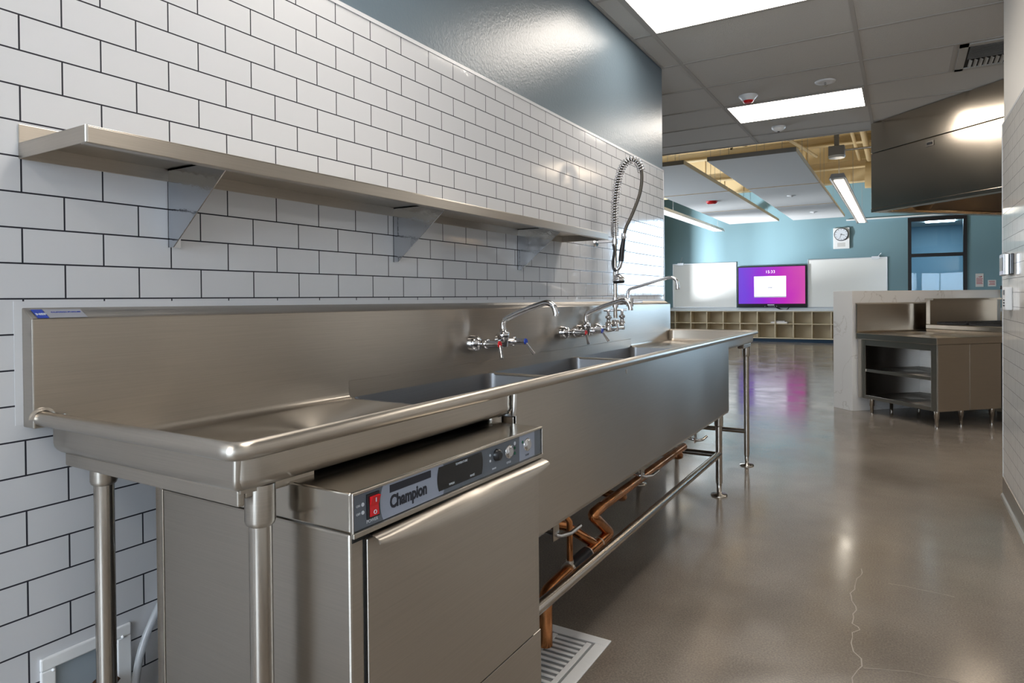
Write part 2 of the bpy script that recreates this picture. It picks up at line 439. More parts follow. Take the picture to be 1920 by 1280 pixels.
def win_frame(name, axis, pos, th, a0, a1, z0, z1, nm, nz=0):
    b = MB(); f = .05
    def bx(p, q, c, d):
        if axis == 'x': b.box(pos, pos+th, p, q, c, d)
        else: b.box(p, q, pos, pos+th, c, d)
    bx(a0, a1, z0, z0+f); bx(a0, a1, z1-f, z1); bx(a0, a0+f, z0+f, z1-f); bx(a1-f, a1, z0+f, z1-f)
    for i in range(1, nm): c = a0+(a1-a0)*i/nm; bx(c-f/2, c+f/2, z0+f, z1-f)
    return struct(b.build(name, BRONZE))
win_frame('window_2', 'y', FY+.05, .08, 2.35, 4.15, .55, 3.3, 2)
for i, (p, q) in enumerate([(8.6, 10.9), (11.2, 13.5), (13.8, 15.9)]): win_frame('window_%d' % (3+i), 'x', LX-.13, .12, p, q, .7, 2.8, 3)
win_frame('window_6', 'y', BY-.13, .08, -1.2, 3.0, .6, 2.6, 3)
# interior glazed opening in the far wall, with the small room behind it
b = MB()
x0, x1, z0, z1 = .11, 1.23, .9, 2.9
b.box(x0, x0+.07, FY-.03, FY+.1, z0, z1); b.box(x1-.07, x1, FY-.03, FY+.1, z0, z1)
b.box(x0+.07, x1-.07, FY-.03, FY+.1, z1-.085, z1); b.box(x0+.07, x1-.07, FY-.03, FY+.1, z0, z0+.07); b.box(x0+.07, x1-.07, FY-.03, FY+.1, 2.0, 2.075)
w1 = struct(b.build('window_1', BRONZE))
mg, nt, bs = nmat('window_glass')
bs.inputs['Base Color'].default_value = (.55, .75, .85, 1); bs.inputs['Roughness'].default_value = .03; bs.inputs['Transmission Weight'].default_value = 1; bs.inputs['IOR'].default_value = 1.5
trn = nt.nodes.new('ShaderNodeBsdfTransparent'); trn.inputs[0].default_value = (.72, .86, .93, 1)
gl = nt.nodes.new('ShaderNodeBsdfGlossy'); gl.inputs['Roughness'].default_value = .02
mxs = nt.nodes.new('ShaderNodeMixShader'); mxs.inputs[0].default_value = .02
nt.links.new(trn.outputs[0], mxs.inputs[1]); nt.links.new(gl.outputs[0], mxs.inputs[2]); nt.links.new(mxs.outputs[0], nt.nodes['Material Output'].inputs[0])
for za, zb in ((z0+.07, 2.0), (2.075, z1-.085)):
    MB().box(x0+.07, x1-.07, FY+.03, FY+.036, za, zb).build('pane', mg, w1)
b = MB(); b.box(-.6, 2.2, FY+3.0, FY+3.1, 0, 2.95); b.box(-.7, -.6, FY+.2, FY+3.1, 0, 2.95); b.box(2.2, 2.3, FY+.2, FY+3.1, 0, 2.95)
struct(b.build('wall_side_room', TEALR, flat=True))
struct(MB().box(-.7, 2.3, FY+.2, FY+3.1, 2.95, 3.05).build('ceiling_side_room', CTILE, flat=True))
p = thing('ceiling_light', (.8, FY+1.5, 2.94), 'added square fill panel brightening the room behind the black-framed window', 'light')  # added panel, makes the room behind the glass visible
MB().box(.5, 1.1, FY+1.2, FY+1.8, 2.93, 2.948).build('diffuser', emis('side_room_fill', (.9, .96, 1), 45), p)

# suspended ceiling and its grid
ce = MB(); ce.box(LX, RX, BY, EY, CZ+.004, CZ+.06)
struct(ce.build('ceiling', CTILE, flat=True))
g = MB()
xs_ = [-1.345+1.1*k for k in range(-4, 6)]
for x in xs_: g.box(x-.012, x+.012, BY, EY-.02, CZ-.001, CZ+.004)
y = 4.015-.617*12
while y < EY-.1: g.box(LX, RX, y-.012, y+.012, CZ-.0004, CZ+.004); y += .617
g.box(.30, .324, 5.25, 5.866, CZ-.001, CZ+.004)
g.box(LX, RX, EY-.02, EY, CZ-.004, CZ+.10)
g.box(WL-.001, WL+.016, BY, WE, CZ-.002, CZ+.004)
struct(g.build('trim_1', TEE, flat=True))
# high ceiling of the room beyond: painted deck and beams
b = MB(); b.box(LX, RX, EY-.4, FY, HZ, HZ+.1)
k = LX
while k < RX: b.box(k, k+.12, EY, FY, HZ-.05, HZ); k += .30
struct(b.build('ceiling_high', CREAM, flat=True))
b = MB()
for yy, zz in ((10.4, 3.98), (12.5, 3.72), (14.2, 3.60)):
    b.box(LX, RX, yy-.08, yy+.08, zz+.13, zz+.15); b.box(LX, RX, yy-.01, yy+.01, zz+.02, zz+.13); b.box(LX, RX, yy-.08, yy+.08, zz, zz+.02)
for xx in (-4.4, -2.7, -.2, 1.6):
    b.box(xx-.03, xx+.03, EY, 15, 4.56, 4.60); b.box(xx-.02, xx+.02, 10.3, 14.3, 4.12, 4.18); b.box(xx-.02, xx+.02, 12.42, 12.46, 3.85, HZ-.05)
struct(b.build('trim_2', CREAM, flat=True))
b = MB(); b.box(LX, .35, 15.0, 15.25, 3.46, HZ)
k = LX
while k < .3: b.box(k, k+.012, 14.992, 15.0, 3.46, HZ); k += .42
struct(b.build('trim_3', CREAM, flat=True))
b = MB().box(LX, RX, EY+.0, EY+.02, CZ+.10, HZ); struct(b.build('wall_bulkhead', CREAM, flat=True))

# ------------------------------------------------------------------ ceiling fixtures
def panel_light(x0, x1, y0, y1, label):
    t = thing('ceiling_light', ((x0+x1)/2, (y0+y1)/2, CZ-.006), label, 'light', 'recessed ceiling light panels')
    MB().box(x0+.018, x1-.018, y0+.018, y1-.018, CZ-.0045, CZ+.003).build('diffuser', LPAN, t)
    f = MB(); f.box(x0, x1, y0, y0+.018, CZ-.006, CZ+.003); f.box(x0, x1, y1-.018, y1, CZ-.006, CZ+.003)
    f.box(x0, x0+.018, y0+.018, y1-.018, CZ-.006, CZ+.003); f.box(x1-.018, x1, y0+.018, y1-.018, CZ-.006, CZ+.003)
    f.build('frame', TEE, t)
panel_light(-1.333, -.257, 3.41, 4.003, 'large bright rectangular ceiling light panel cut off by the top edge of the photo')
panel_light(-1.333, -.257, 5.89, 6.495, 'complete bright rectangular ceiling light panel beside the red and white strobe')
panel_light(-1.333, -.257, .942, 1.535, 'ceiling light panel over the drainboard end, above the frame')
panel_light(-1.333, -.257, -1.526, -.933, 'ceiling light panel behind the camera')
for yy, lb in ((.942, 'near'), (3.41, 'middle'), (5.89, 'far')):
    panel_light(1.967, 3.043, yy, yy+.593, 'ceiling light panel over the %s part of the aisle right of the tiled partition' % lb)
# four way diffuser
t = thing('air_vent', (.63, 5.56, CZ-.01), 'square louvred air diffuser in the ceiling above the exhaust hood', 'vent')
x0, x1, y0, y1 = .335, .925, 5.265, 5.855
f = MB()
for (a, b_, c, d) in ((x0, x1, y0, y0+.05), (x0, x1, y1-.05, y1), (x0, x0+.05, y0, y1), (x1-.05, x1, y0, y1)): f.box(a, b_, c, d, CZ-.008, CZ+.003)
f.build('frame', VENTM, t)
MB().box(x0+.05, x1-.05, y0+.05, y1-.05, CZ-.001, CZ+.0035).build('throat_shade', DARK, t)  # flat black sheet in place of the shade inside the vent
s_ = MB()
for i in range(15):
    xx = x0+.075+i*.031; s_.prism([(xx, CZ-.001), (xx+.004, CZ-.001), (xx+.020, CZ-.012), (xx+.016, CZ-.012)], 'y', y0+.36, y1-.06)
for i in range(10):
    yy = y0+.07+i*.028; s_.add([(x0+.06, yy, CZ-.001), (x1-.06, yy, CZ-.001), (x1-.06, yy-.014, CZ-.012), (x0+.06, yy-.014, CZ-.012), (x0+.06, yy+.004, CZ-.001), (x1-.06, yy+.004, CZ-.001), (x1-.06, yy-.010, CZ-.012), (x0+.06, yy-.010, CZ-.012)], [(0, 1, 2, 3), (7, 6, 5, 4), (0, 3, 7, 4), (1, 5, 6, 2), (3, 2, 6, 7), (0, 4, 5, 1)])
s_.build('louvre', VENTM, t)
def pod(name, x, y, z, label, cat, r, prof, m1, lens=None, group=None):
    t = thing(name, (x, y, z), label, cat, group)
    MB().rings([((x, y, z+dz*1.0), rr) for dz, rr in prof], 28).build('housing', m1, t)
    if lens: MB().rings([((x, y, z+dz), rr) for dz, rr in lens[0]], 24).build('lens', lens[1], t)
    return t
pod('strobe_alarm', -1.09, 5.65, CZ, 'white ceiling strobe alarm with a red lens next to the complete light panel', 'alarm', 0, [(.003, .075), (-.006, .075), (-.03, .052), (-.04, .048)], WHITEP, ([(-.036, .044), (-.05, .04), (-.058, .025)], RED))
pod('smoke_detector', -1.036, 6.84, CZ, 'small white smoke detector behind the complete light panel', 'smoke detector', 0, [(.003, .065), (-.012, .065), (-.03, .05), (-.042, .03), (-.045, .012)], WHITEP, ([(-.043, .012), (-.050, .010)], BLACK))
t = pod('sprinkler', -.508, 5.6, CZ, 'round white sprinkler plate in the ceiling right of the strobe alarm', 'sprinkler', 0, [(.003, .075), (-.004, .072), (-.008, .045), (-.004, .03)], WHITEP)
MB().cyl((-.508, 5.6, CZ-.004), (-.508, 5.6, CZ-.03), .008).cyl((-.508, 5.6, CZ-.03), (-.508, 5.6, CZ-.033), .018).build('deflector', CHROME, t)

# acoustic clouds
def cloud(x0, x1, y0, y1, label):
    z = 2.85; t = thing('acoustic_panel', ((x0+x1)/2, (y0+y1)/2, z), label, 'acoustic panel', 'white acoustic panels hung below the high ceiling')
    MB().box(x0, x1, y0, y1, z, z+.055).build('core', CLOUD, t, bevel=.004)
    MB().box(x0, x1, y0-.004, y0, z+.001, z+.056).build('front_edge', CLOUDE if y0 < 9 else CREAM, t)  # cream on the inner seams stands in for the lit deck above
    e = MB(); e.box(x1, x1+.004, y0, y1, z+.001, z+.056); e.box(x0, x1, y1, y1+.004, z+.001, z+.056)
    e.build('side_edge', CREAM, t)  # edges coloured cream to look lit
    wv_ = MB()
    for xx in (x0+.2, x1-.2):
        for yy in (y0+.3, y1-.3): wv_.cyl((xx, yy, z+.05), (xx, yy, HZ), .003, n=6)
    wv_.build('hanger_wire', GREYF, t)
YS = [(8.38, 10.87), (10.93, 13.38), (13.44, 15.95)]
nm = ['nearest', 'middle', 'farthest']
for i, (a, b_) in enumerate(YS):
    cloud(-2.12, -1.075, a, b_, 'white hanging ceiling panel, %s of the row toward the bar light' % nm[i])
    cloud(-3.52, -2.42, a, b_, 'white hanging ceiling panel, %s of the row away from the bar light' % nm[i])
pod('strobe_alarm', -2.93, 11.9, 2.85, 'all red strobe alarm under a white hanging panel', 'alarm', 0, [(.000, .10), (-.02, .10), (-.045, .07), (-.05, .03)], RED)
for (x, y, lb) in ((-1.62, 12.0, 'middle'), (-1.55, 14.6, 'farthest')):
    pod('sprinkler', x, y, 2.85, 'small white sprinkler under the %s panel of the row toward the bar light' % lb, 'sprinkler', 0, [(.003, .07), (-.006, .07), (-.012, .03), (-.03, .012)], WHITEP)

# linear pendants
def pendant(x0, x1, y0, y1, z, seg, label, lm):
    t = thing('pendant_light', ((x0+x1)/2, (y0+y1)/2, z), label, 'pendant light', 'long linear pendant lights')
    c = (x0+x1)/2; w_ = (x1-x0)/2
    b = MB(); b.prism([(c-w_, z), (c-w_+.008, z-.004), (c-w_+.02, z+.012), (c+w_-.02, z+.012), (c+w_-.008, z-.004), (c+w_, z), (c+w_-.03, z+.07), (c-w_+.03, z+.07)], 'y', y0, y1)
    b.build('housing', GREYF if seg else WHITEP, t)
    n = seg or 1; L = (y1-y0-.3)/n
    for i in range(n):
        MB().box(c-w_+.048, c+w_-.048, y0+.2+i*L, y0+.2+(i+1)*L-.10, z-.004, z+.011).build('diffuser', lm, t)
    MB().box(c-w_+.05, c+w_-.05, y0+.1, y1-.1, z+.07, z+.072).build('uplight', lm, t)
    h = MB()
    for yy in (y0+.25, (y0+y1)/2, y1-.25): h.cyl((c, yy, z+.07), (c, yy, HZ), .004, n=6)
    h.build('suspension_cable', GREYF, t)
pendant(-.885, -.665, 10.2, 16.9, 2.78, 5, 'lit bar pendant light split into five glowing squares', LPEND)
pendant(-4.08, -3.84, 9.0, 16.9, 2.78, 0, 'lit white bar pendant light at the left beyond the tiled wall', LPENDC)
# hanger strut and box above the near end of the right pendant
t = thing('junction_box', (-.78, 10.0, 3.05), 'grey strut with a square box holding the near end of the bar light', 'electrical box')
MB().box(-.80, -.74, 9.98, 10.04, 3.2, HZ).build('strut', GREYF, t)
MB().box(-.87, -.67, 9.94, 10.1, 3.06, 3.19).build('box', GREYF, t, bevel=.01)
MB().rings([((-.77, 10.02, 3.06), .11), ((-.77, 10.02, 3.03), .10)], 20).build('canopy', WHITEP, t)
tag(MB().cyl((-.67, 10.02, 3.13), (-.26, 10.02, 3.13), .014).build('conduit', STEELT), 'thin conduit running from the square grey box toward the round duct', 'conduit')
tag(MB().cyl((-1.95, 7.6, 3.55), (-1.35, 13.2, 3.70), .028).build('sprinkler_pipe', CREAM), 'cream pipe slanting over the row of hanging panels toward the bar light', 'pipe')
tag(MB().cyl((-.50, 7.6, 3.66), (-.52, 13.8, 3.66), .045).build('sprinkler_pipe', CREAM), 'cream pipe beside the round duct', 'pipe')
tag(MB().cyl((-.66, 7.6, 3.74), (-.70, 14.95, 3.74), .03).build('sprinkler_pipe', CREAM), 'thinner cream pipe left of the round duct', 'pipe')
tag(MB().cyl((LX, 11.8, 3.88), (-.95, 11.8, 3.88), .04).build('sprinkler_pipe', CREAM), 'cream cross pipe running left to right above the hanging panels', 'pipe')
# round spiral ducts
t = thing('round_duct', (.12, 11.2, 3.0), 'large round spiral duct running away beside the exhaust hood', 'duct')
prof = []
yy = 7.52
while yy < 14.9:
    prof += [((.12, yy, 3.42), .36), ((.12, yy+.10, 3.42), .36), ((.12, yy+.105, 3.42), .368), ((.12, yy+.12, 3.42), .368)]; yy += .125
MB().rings(prof, 40).build('spiral_tube', mat('duct_cream', (.70, .58, .42), .38, .6), t)
MB().rings([((-.60, 14.2, 3.44), .25), ((.0, 14.2, 3.42), .27)], 36).build('branch', CREAM, t)
tag(MB().box(-.42, -.34, 12.7, 12.78, 2.95, HZ).build('support_post', CREAM), 'cream steel hanger dropping beside the round duct', 'hanger')
tag(MB().box(-1.15, 1.0, FY-.05, FY, 2.92, 2.95).build('track_rail', WHITEP), 'thin pale rail running across in front of the teal wall', 'rail')

# ------------------------------------------------------------------ far wall furniture
def wboard(x0, x1, z0, z1, label):
    t = thing('whiteboard', ((x0+x1)/2, FY-.02, z0), label, 'whiteboard', 'whiteboards on the teal wall')
    MB().box(x0+.015, x1-.015, FY-.022, FY-.004, z0+.015, z1-.015).build('board', WB, t)
    f = MB(); f.box(x0, x1, FY-.03, FY, z1-.02, z1); f.box(x0, x1, FY-.03, FY, z0, z0+.02); f.box(x0, x0+.018, FY-.03, FY, z0+.02, z1-.02); f.box(x1-.018, x1, FY-.03, FY, z0+.02, z1-.02)
    f.build('frame', ALU, t)
    return t
t = wboard(-5.38, -3.70, .845, 2.03, 'whiteboard on the teal wall left of the screen')
MB().box(-5.24, -5.08, FY-.05, FY-.01, 1.99, 2.05).cyl((-5.17, FY-.03, 2.03), (-5.10, FY-.08, 2.20), .006).build('clip', ALU, t)
t = wboard(-2.0, -.30, .845, 2.03, 'whiteboard on the teal wall right of the screen')
MB().box(-.62, -.46, FY-.06, FY-.01, 1.99, 2.05).cyl((-.5, FY-.04, 2.03), (-.42, FY-.1, 2.12), .006).build('clip', ALU, t)
t = thing('television', (-2.84, FY-.08, .85), 'wall mounted screen showing a purple and pink picture with a white dialog', 'television')
tx0, tx1, tz0, tz1 = -3.665, -2.02, .855, 1.905; ty = FY-.09
MB().box(tx0, tx1, ty, FY-.01, tz0, tz1).build('bezel', BLACK, t, bevel=.008)
MB().box(-3.6325, -2.0525, ty-.0035, ty-.0005, .945, 1.875).build('screen', SCREEN, t)
yy = ty-.0045
MB().box(-3.25, -2.49, yy, ty-.0035, 1.135, 1.64).build('dialog', SCRW, t)
MB().box(-3.25, -2.49, yy-.0005, ty-.0035, 1.105, 1.135).build('dialog_bar', SCRD, t)
MB().box(-2.925, -2.815, yy-.001, ty-.004, 1.335, 1.37).build('button', SCRD, t)
R_ = (1, 0, 0); U_ = (0, 0, 1)
text('15:33', .105, 'clock_text', SCRW, t, (-2.86, yy, 1.715), R_, U_, 'CENTER', -.002)
text('Hello,', .05, 'dialog_text', SCRD, t, (-2.87, yy-.001, 1.53), R_, U_, 'CENTER')
text('...........................', .035, 'dialog_text', SCRD, t, (-2.87, yy-.001, 1.46), R_, U_, 'CENTER')
text('...............', .03, 'dialog_text', SCRD, t, (-2.87, yy-.001, 1.41), R_, U_, 'CENTER')
text('...........', .025, 'dialog_text', SCRD, t, (-2.87, yy-.001, 1.24), R_, U_, 'CENTER')
MB().box(-2.93, -2.77, ty-.002, ty, .905, .925).build('logo_plate', INKW, t)
c_ = MB()
for xx in (-3.0, -2.9, -2.86, -2.82, -2.78, -2.72): c_.box(xx, xx+.015, ty-.002, ty, .875, .885)
c_.build('front_button', INKW, t)
tag(MB().tube(smooth_path([(-2.75, FY-.06, .86), (-2.6, FY-.06, .80), (-2.48, FY-.06, .80), (-2.42, FY-.06, .86)]), .012, 8).build('cable', BLACK), 'short black cable looped under the screen', 'cable')
# clock
t = thing('wall_clock', (-1.255, FY-.05, 2.26), 'round black-rimmed wall clock on a white square speaker plate', 'clock')
MB().box(-1.43, -1.08, FY-.05, FY, 2.26, 2.76).build('back_plate', WHITEP, t, bevel=.006)
c0 = V((-1.255, FY-.05, 2.60))
MB().rings([(c0, .155), (c0+V((0, -.03, 0)), .155), (c0+V((0, -.032, 0)), .14)], 40).build('rim', BLACK, t)
MB().rings([(c0+V((0, -.030, 0)), .139), (c0+V((0, -.0335, 0)), .139)], 40).build('dial', INKW, t)
h = MB()
def hand(a, L, w_):
    d = V((math.sin(a), 0, math.cos(a))); n = V((d.z, 0, -d.x)); p = c0+V((0, -.036, 0))
    h.add([p-d*.02-n*w_, p-d*.02+n*w_, p+d*L+n*w_*.6, p+d*L-n*w_*.6], [(0, 1, 2, 3)])
hand(math.radians(106), .085, .006); hand(math.radians(198), .115, .005)
h.build('hand', BLACK, t)
h = MB()
for i in range(12):
    a = i*PI/6; d = V((math.sin(a), 0, math.cos(a))); n = V((d.z, 0, -d.x)); p = c0+V((0, -.0355, 0))
    h.add([p+d*.11-n*.005, p+d*.11+n*.005, p+d*.13+n*.005, p+d*.13-n*.005], [(0, 1, 2, 3)])
h.build('hour_mark', BLACK, t)
h = MB()
for i in range(8): h.box(-1.34, -1.17, FY-.052, FY-.05, 2.31+i*.012, 2.316+i*.012)
h.build('speaker_grille', VENTM, t)
# signs
t = thing('wall_sign', (1.45, FY-.01, 1.30), 'tall white sign with a red mark at its top, on the blue wall', 'sign')
MB().box(1.38, 1.525, FY-.008, FY, 1.30, 1.59).build('card', PAPER, t)
MB().prism([(1.405, 1.51), (1.43, 1.505), (1.44, 1.525), (1.47, 1.52), (1.485, 1.54), (1.50, 1.515), (1.47, 1.505), (1.44, 1.51), (1.42, 1.50), (1.405, 1.50)], 'y', FY-.010, FY-.008).build('symbol', REDINK, t)
for k_ in range(5): text('WALL NOTICE'[:8+k_ % 3], .021, 'lettering', REDINK, t, (1.395, FY-.0095, 1.46-k_*.024), R_, U_) if False else MB().box(1.395, 1.51-.01*(k_ % 2), FY-.0095, FY-.008, 1.468-k_*.026, 1.480-k_*.026).build('lettering', REDINK, t)
t = thing('wall_sign', (1.67, FY-.01, 1.30), 'small square white sign with red lettering, right of the tall sign', 'sign')
MB().box(1.60, 1.745, FY-.008, FY, 1.305, 1.445).build('card', PAPER, t)
for k_ in range(3): MB().box(1.62+.01*(k_ % 2), 1.725, FY-.0095, FY-.008, 1.407-k_*.033, 1.420-k_*.033).build('lettering', REDINK, t)
# cubbies
t = thing('cubby_shelf', (-2.0, 17.37, 0), 'long low maple cubby unit with two rows of openings under the screen', 'shelf unit')
cx0, cx1, cy0, cy1 = -5.70, 2.2, 17.2, 17.545
MB().box(cx0, cx1, cy0-.012, cy1, .765, .80).build('top', LAMW, t, bevel=.004)
MB().box(cx0, cx1, cy1-.012, cy1, .09, .765).build('back_panel', MAPLE, t)
MB().box(cx0, cx1, cy0, cy1-.012, .083, .107).build('bottom_panel', MAPLE, t)
MB().box(cx0, cx1, cy0+.004, cy1-.012, .745, .765).build('top_rail', MAPLE, t)
MB().box(cx0, cx1, cy0+.04, cy1-.02, 0, .083).build('toe_kick', NAVY, t)
dx = -5.222-.42
while dx < cx1:
    MB().box(dx-.011, dx+.011, cy0, cy1-.013, .107, .745).build('divider', MAPLE, t); dx += .4185
MB().box(cx0, cx1, cy0+.006, cy1-.013, .440, .458).build('shelf', MAPLE, t)
MB().box(cx0, cx1, FY-.012, FY, .80, .84).build('cove_strip', LAMW, t)
bk = thing('book', (-2.66, 17.3, .458), 'wider white book lying at the bottom of the pair in the cubby', 'book', 'books in the cubby')
MB().box(-2.82, -2.44, 17.23, 17.46, .459, .50).build('cover', PAPER, bk, bevel=.004); MB().box(-2.81, -2.435, 17.235, 17.455, .466, .493).build('pages', INKW, bk)
bk = thing('book', (-2.62, 17.3, .502), 'smaller dark book lying on top of the pair in the cubby', 'book', 'books in the cubby')
MB().box(-2.74, -2.50, 17.24, 17.42, .501, .53).build('cover', BLACK, bk); MB().box(-2.735, -2.498, 17.237, 17.415, .508, .523).build('pages', PAPER, bk)
MB2 = None

# ------------------------------------------------------------------ island, range and hood (turned 45 degrees)
A_ = V((-.70711, .70711, 0)); B_ = V((.70711, .70711, 0)); O_ = V((.249, 6.6, 0))
def TI(v): return O_+A_*v.x+B_*v.y+V((0, 0, v.z))
def IB(): return MB(TI)
kw = thing('counter_wall', TI(V((1.03, .85, 0))), 'white veined quartz half wall behind the steel worktable', 'half wall')
IB().box(.9, 1.156, -.053, 1.80, 0, 1.183).build('slab', QUARTZ, kw, bevel=.003)
ct = thing('worktable', TI(V((.45, .34, 0))), 'stainless steel worktable cabinet with an open shelved end beside the quartz wall', 'worktable')
top = IB(); top.box(-.03, .885, -.03, .695, .712, .772); top.build('countertop', STEEL, ct, bevel=.006)
b = IB()
b.box(0, .06, 0, .06, .14, .711); b.box(.79, .81, 0, .03, .14, .711)
b.box(.06, .79, 0, .02, .655, .711); b.box(.06, .79, 0, .02, .14, .175)
b.build('face_frame', STEEL, ct, bevel=.002)
IB().box(0, .88, .06, .075, .14, .711).build('shelf_back', STEEL, ct) if False else None
IB().box(-.012, .0, .0, .335, .14, .711).build('end_panel', STEELP, ct, bevel=.003)
IB().box(-.012, .0, .338, .68, .14, .711).build('end_panel', STEELP, ct, bevel=.003)
IB().box(.81, .885, 0, .67, .14, .711).build('side_panel', STEEL, ct, bevel=.002)
IB().box(.0, .81, .66, .68, .14, .711).build('rear_panel', STEELD, ct)
IB().box(.30, .36, .60, .66, .17, .711).build('post', STEELD, ct)
IB().box(.0, .81, .02, .66, .15, .172).build('shelf', STEEL, ct, bevel=.002)
IB().box(.0, .81, .005, .66, .400, .428).build('shelf', STEEL, ct, bevel=.002)
IB().box(.0, .81, .02, .66, .700, .711).build('underside', STEELD, ct)
for (p_, q_) in ((.03, .03), (.745, .03), (.05, .31), (.035, .63), (.81, .32), (.80, .64)):
    l = IB(); l.rings([((p_, q_, .14), .021), ((p_, q_, .075), .021), ((p_, q_, .072), .016), ((p_, q_, .0), .014)], 16); l.build('leg', STEELT, ct)
b = IB(); b.prism([(.87, .772), (.885, .772), (.885, 1.065), (.862, 1.052), (.862, .79)], 'y', -.03, .90)
b.build('backsplash', STEEL, ct)
rg = thing('range', TI(V((.4, 1.15, 0))), 'stainless cooking range with black cast grates beyond the worktable', 'range')
IB().box(.0, .79, .72, 1.56, .10, .80).build('body', TAN, rg, bevel=.004)
IB().box(-.04, .79, .715, 1.565, .80, .845).build('cooktop', STEELP, rg, bevel=.006)
IB().box(.74, .79, .72, 1.56, .845, 1.09).build('backguard', STEELP, rg, bevel=.004)
IB().box(.70, .80, .715, 1.565, 1.085, 1.10).build('backguard_cap', STEEL, rg)
for i in range(3):
    for j in range(2):
        g = IB(); q0 = .74+i*.27; p0 = .03+j*.34
        for k in range(5): g.box(p0+k*.075, p0+k*.075+.014, q0, q0+.25, .852, .872)
        for k in range(4): g.box(p0, p0+.314, q0+k*.079, q0+k*.079+.013, .850, .866)
        g.build('grate', GRATE, rg)
for (p_, q_) in ((.04, .78), (.74, .78), (.04, 1.5), (.74, 1.5)): IB().cyl((p_, q_, 0), (p_, q_, .1), .02).build('leg', STEELT, rg)
t = thing('countertop_appliance', TI(V((.6, 1.8, .845))), 'tall steel countertop appliance with a black top, at the right end of the quartz wall', 'appliance')
IB().box(.45, .79, 1.60, 2.05, .0, .845).build('stand', TAN, t, bevel=.01)
IB().box(.48, .76, 1.62, 2.0, .845, 1.19).build('body', STEELH, t, bevel=.03, seg=4)
IB().box(.475, .765, 1.615, 2.005, 1.185, 1.225).build('lid', BLACK, t, bevel=.012)
tag(IB().cyl((.46, 1.60, .847), (.46, 1.60, .925), .03).build('cup', WHITEP), 'small white cylinder standing by the tall steel appliance', 'cup')

hd = thing('exhaust_hood', TI(V((-.3, 1.2, 1.94))), 'huge stainless exhaust hood hanging from the ceiling over the range', 'exhaust hood')
hp0, hp1, hq0, hq1, hz0 = -1.5, .785, .07, 2.7, 1.95
IB().box(hp0, hp1, hq0, hq0+.015, hz0+.02, 2.50).build('front_panel', STEELH, hd, bevel=.003)
IB().box(hp0, hp1, hq0, hq0+.015, 2.506, CZ).build('upper_panel', STEELH, hd, bevel=.003)
IB().box(hp1-.015, hp1, hq0+.015, hq1, hz0, CZ).build('side_panel', STEELH, hd)
IB().box(hp0, hp0+.015, hq0+.015, hq1, hz0, CZ).build('side_panel', STEELH, hd)
IB().box(hp0, hp1, hq1, hq1+.015, hz0, CZ).build('rear_panel', STEELH, hd)
IB().box(hp0+.015, hp1-.015, hq0+.015, hq1, 2.35, 2.365).build('inner_top', STEELH, hd)
b = IB(); b.box(hp0, hp1, hq0-.004, hq0+.09, hz0-.012, hz0+.02); b.box(hp1-.09, hp1+.004, hq0+.09, hq1, hz0-.012, hz0+.012); b.box(hp0, hp1, hq0+.3, hq0+.33, hz0+.06, hz0+.14)
b.build('drip_lip', STEELH, hd, bevel=.003)
f = IB(); f.add([(hp1-.09, hq0+.6, hz0+.02), (hp1-.09, hq1, hz0+.02), (hp1-.5, hq1, 2.34), (hp1-.5, hq0+.6, 2.34)], [(0, 1, 2, 3), (3, 2, 1, 0)])
f.build('filter_bank', TAN, hd)
l = IB(); l.box(.085, .165, hq0-.006, hq0, 2.43, 2.475); l.build('latch_plate', STEELT, hd); IB().box(.10, .15, hq0-.010, hq0-.005, 2.442, 2.462).build('latch', BLACK, hd)
for (p_, q_) in ((-.35, .75), (.2, .75), (.3, 1.6)):
    IB().rings([((p_, q_, 2.352), .07), ((p_, q_, 2.30), .06), ((p_, q_, 2.26), .02)], 20).build('lamp', LBULB, hd)
tag(IB().cyl((.5, 1.9, CZ), (.5, 1.9, 4.0), .2).build('duct_collar', STEELT), 'round steel riser above the exhaust hood', 'duct')

# things on the right tiled wall
t = thing('thermostat', (WR-.02, 4.2, 1.24), 'silver and black wall controller on the right tiled wall, above the white keypad', 'controller')
MB().box(WR-.012, WR-.0, 4.12, 4.36, 1.24, 1.345).build('back_box', BLACK, t, bevel=.003)
MB().box(WR-.035, WR-.010, 4.18, 4.36, 1.235, 1.35).build('cover', ALU, t, bevel=.006)
MB().box(WR-.037, WR-.034, 4.22, 4.33, 1.26, 1.33).build('display', GLASSB, t)
t = thing('keypad', (WR-.02, 4.2, 1.05), 'white keypad on the right tiled wall below the silver controller', 'keypad')
MB().box(WR-.030, WR, 4.17, 4.29, 1.055, 1.175).build('body', WHITEP, t, bevel=.005)
k = MB()
for i in range(2):
    for j in range(3): k.box(WR-.032, WR-.029, 4.20+i*.03, 4.215+i*.03, 1.075+j*.014, 1.083+j*.014)
k.box(WR-.032, WR-.029, 4.20, 4.25, 1.135, 1.16)
k.build('key', BLACK, t)

# ------------------------------------------------------------------ three compartment sink
Y0, Y1, XB, XF = .602, 4.655, -1.445, -.864
def tilt(v):
    return V((v.x, v.y, v.z-.0045*(v.y-.6)*min(1, max(0, v.z)/.3)))
sk = thing('compartment_sink', (-1.17, 2.6, 0), 'long stainless three compartment sink with drainboards standing against the white tiled wall', 'sink')
def SB(b, name, mt, parent=None, **k): return b.build(name, mt, parent or sk, fn=tilt, **k)
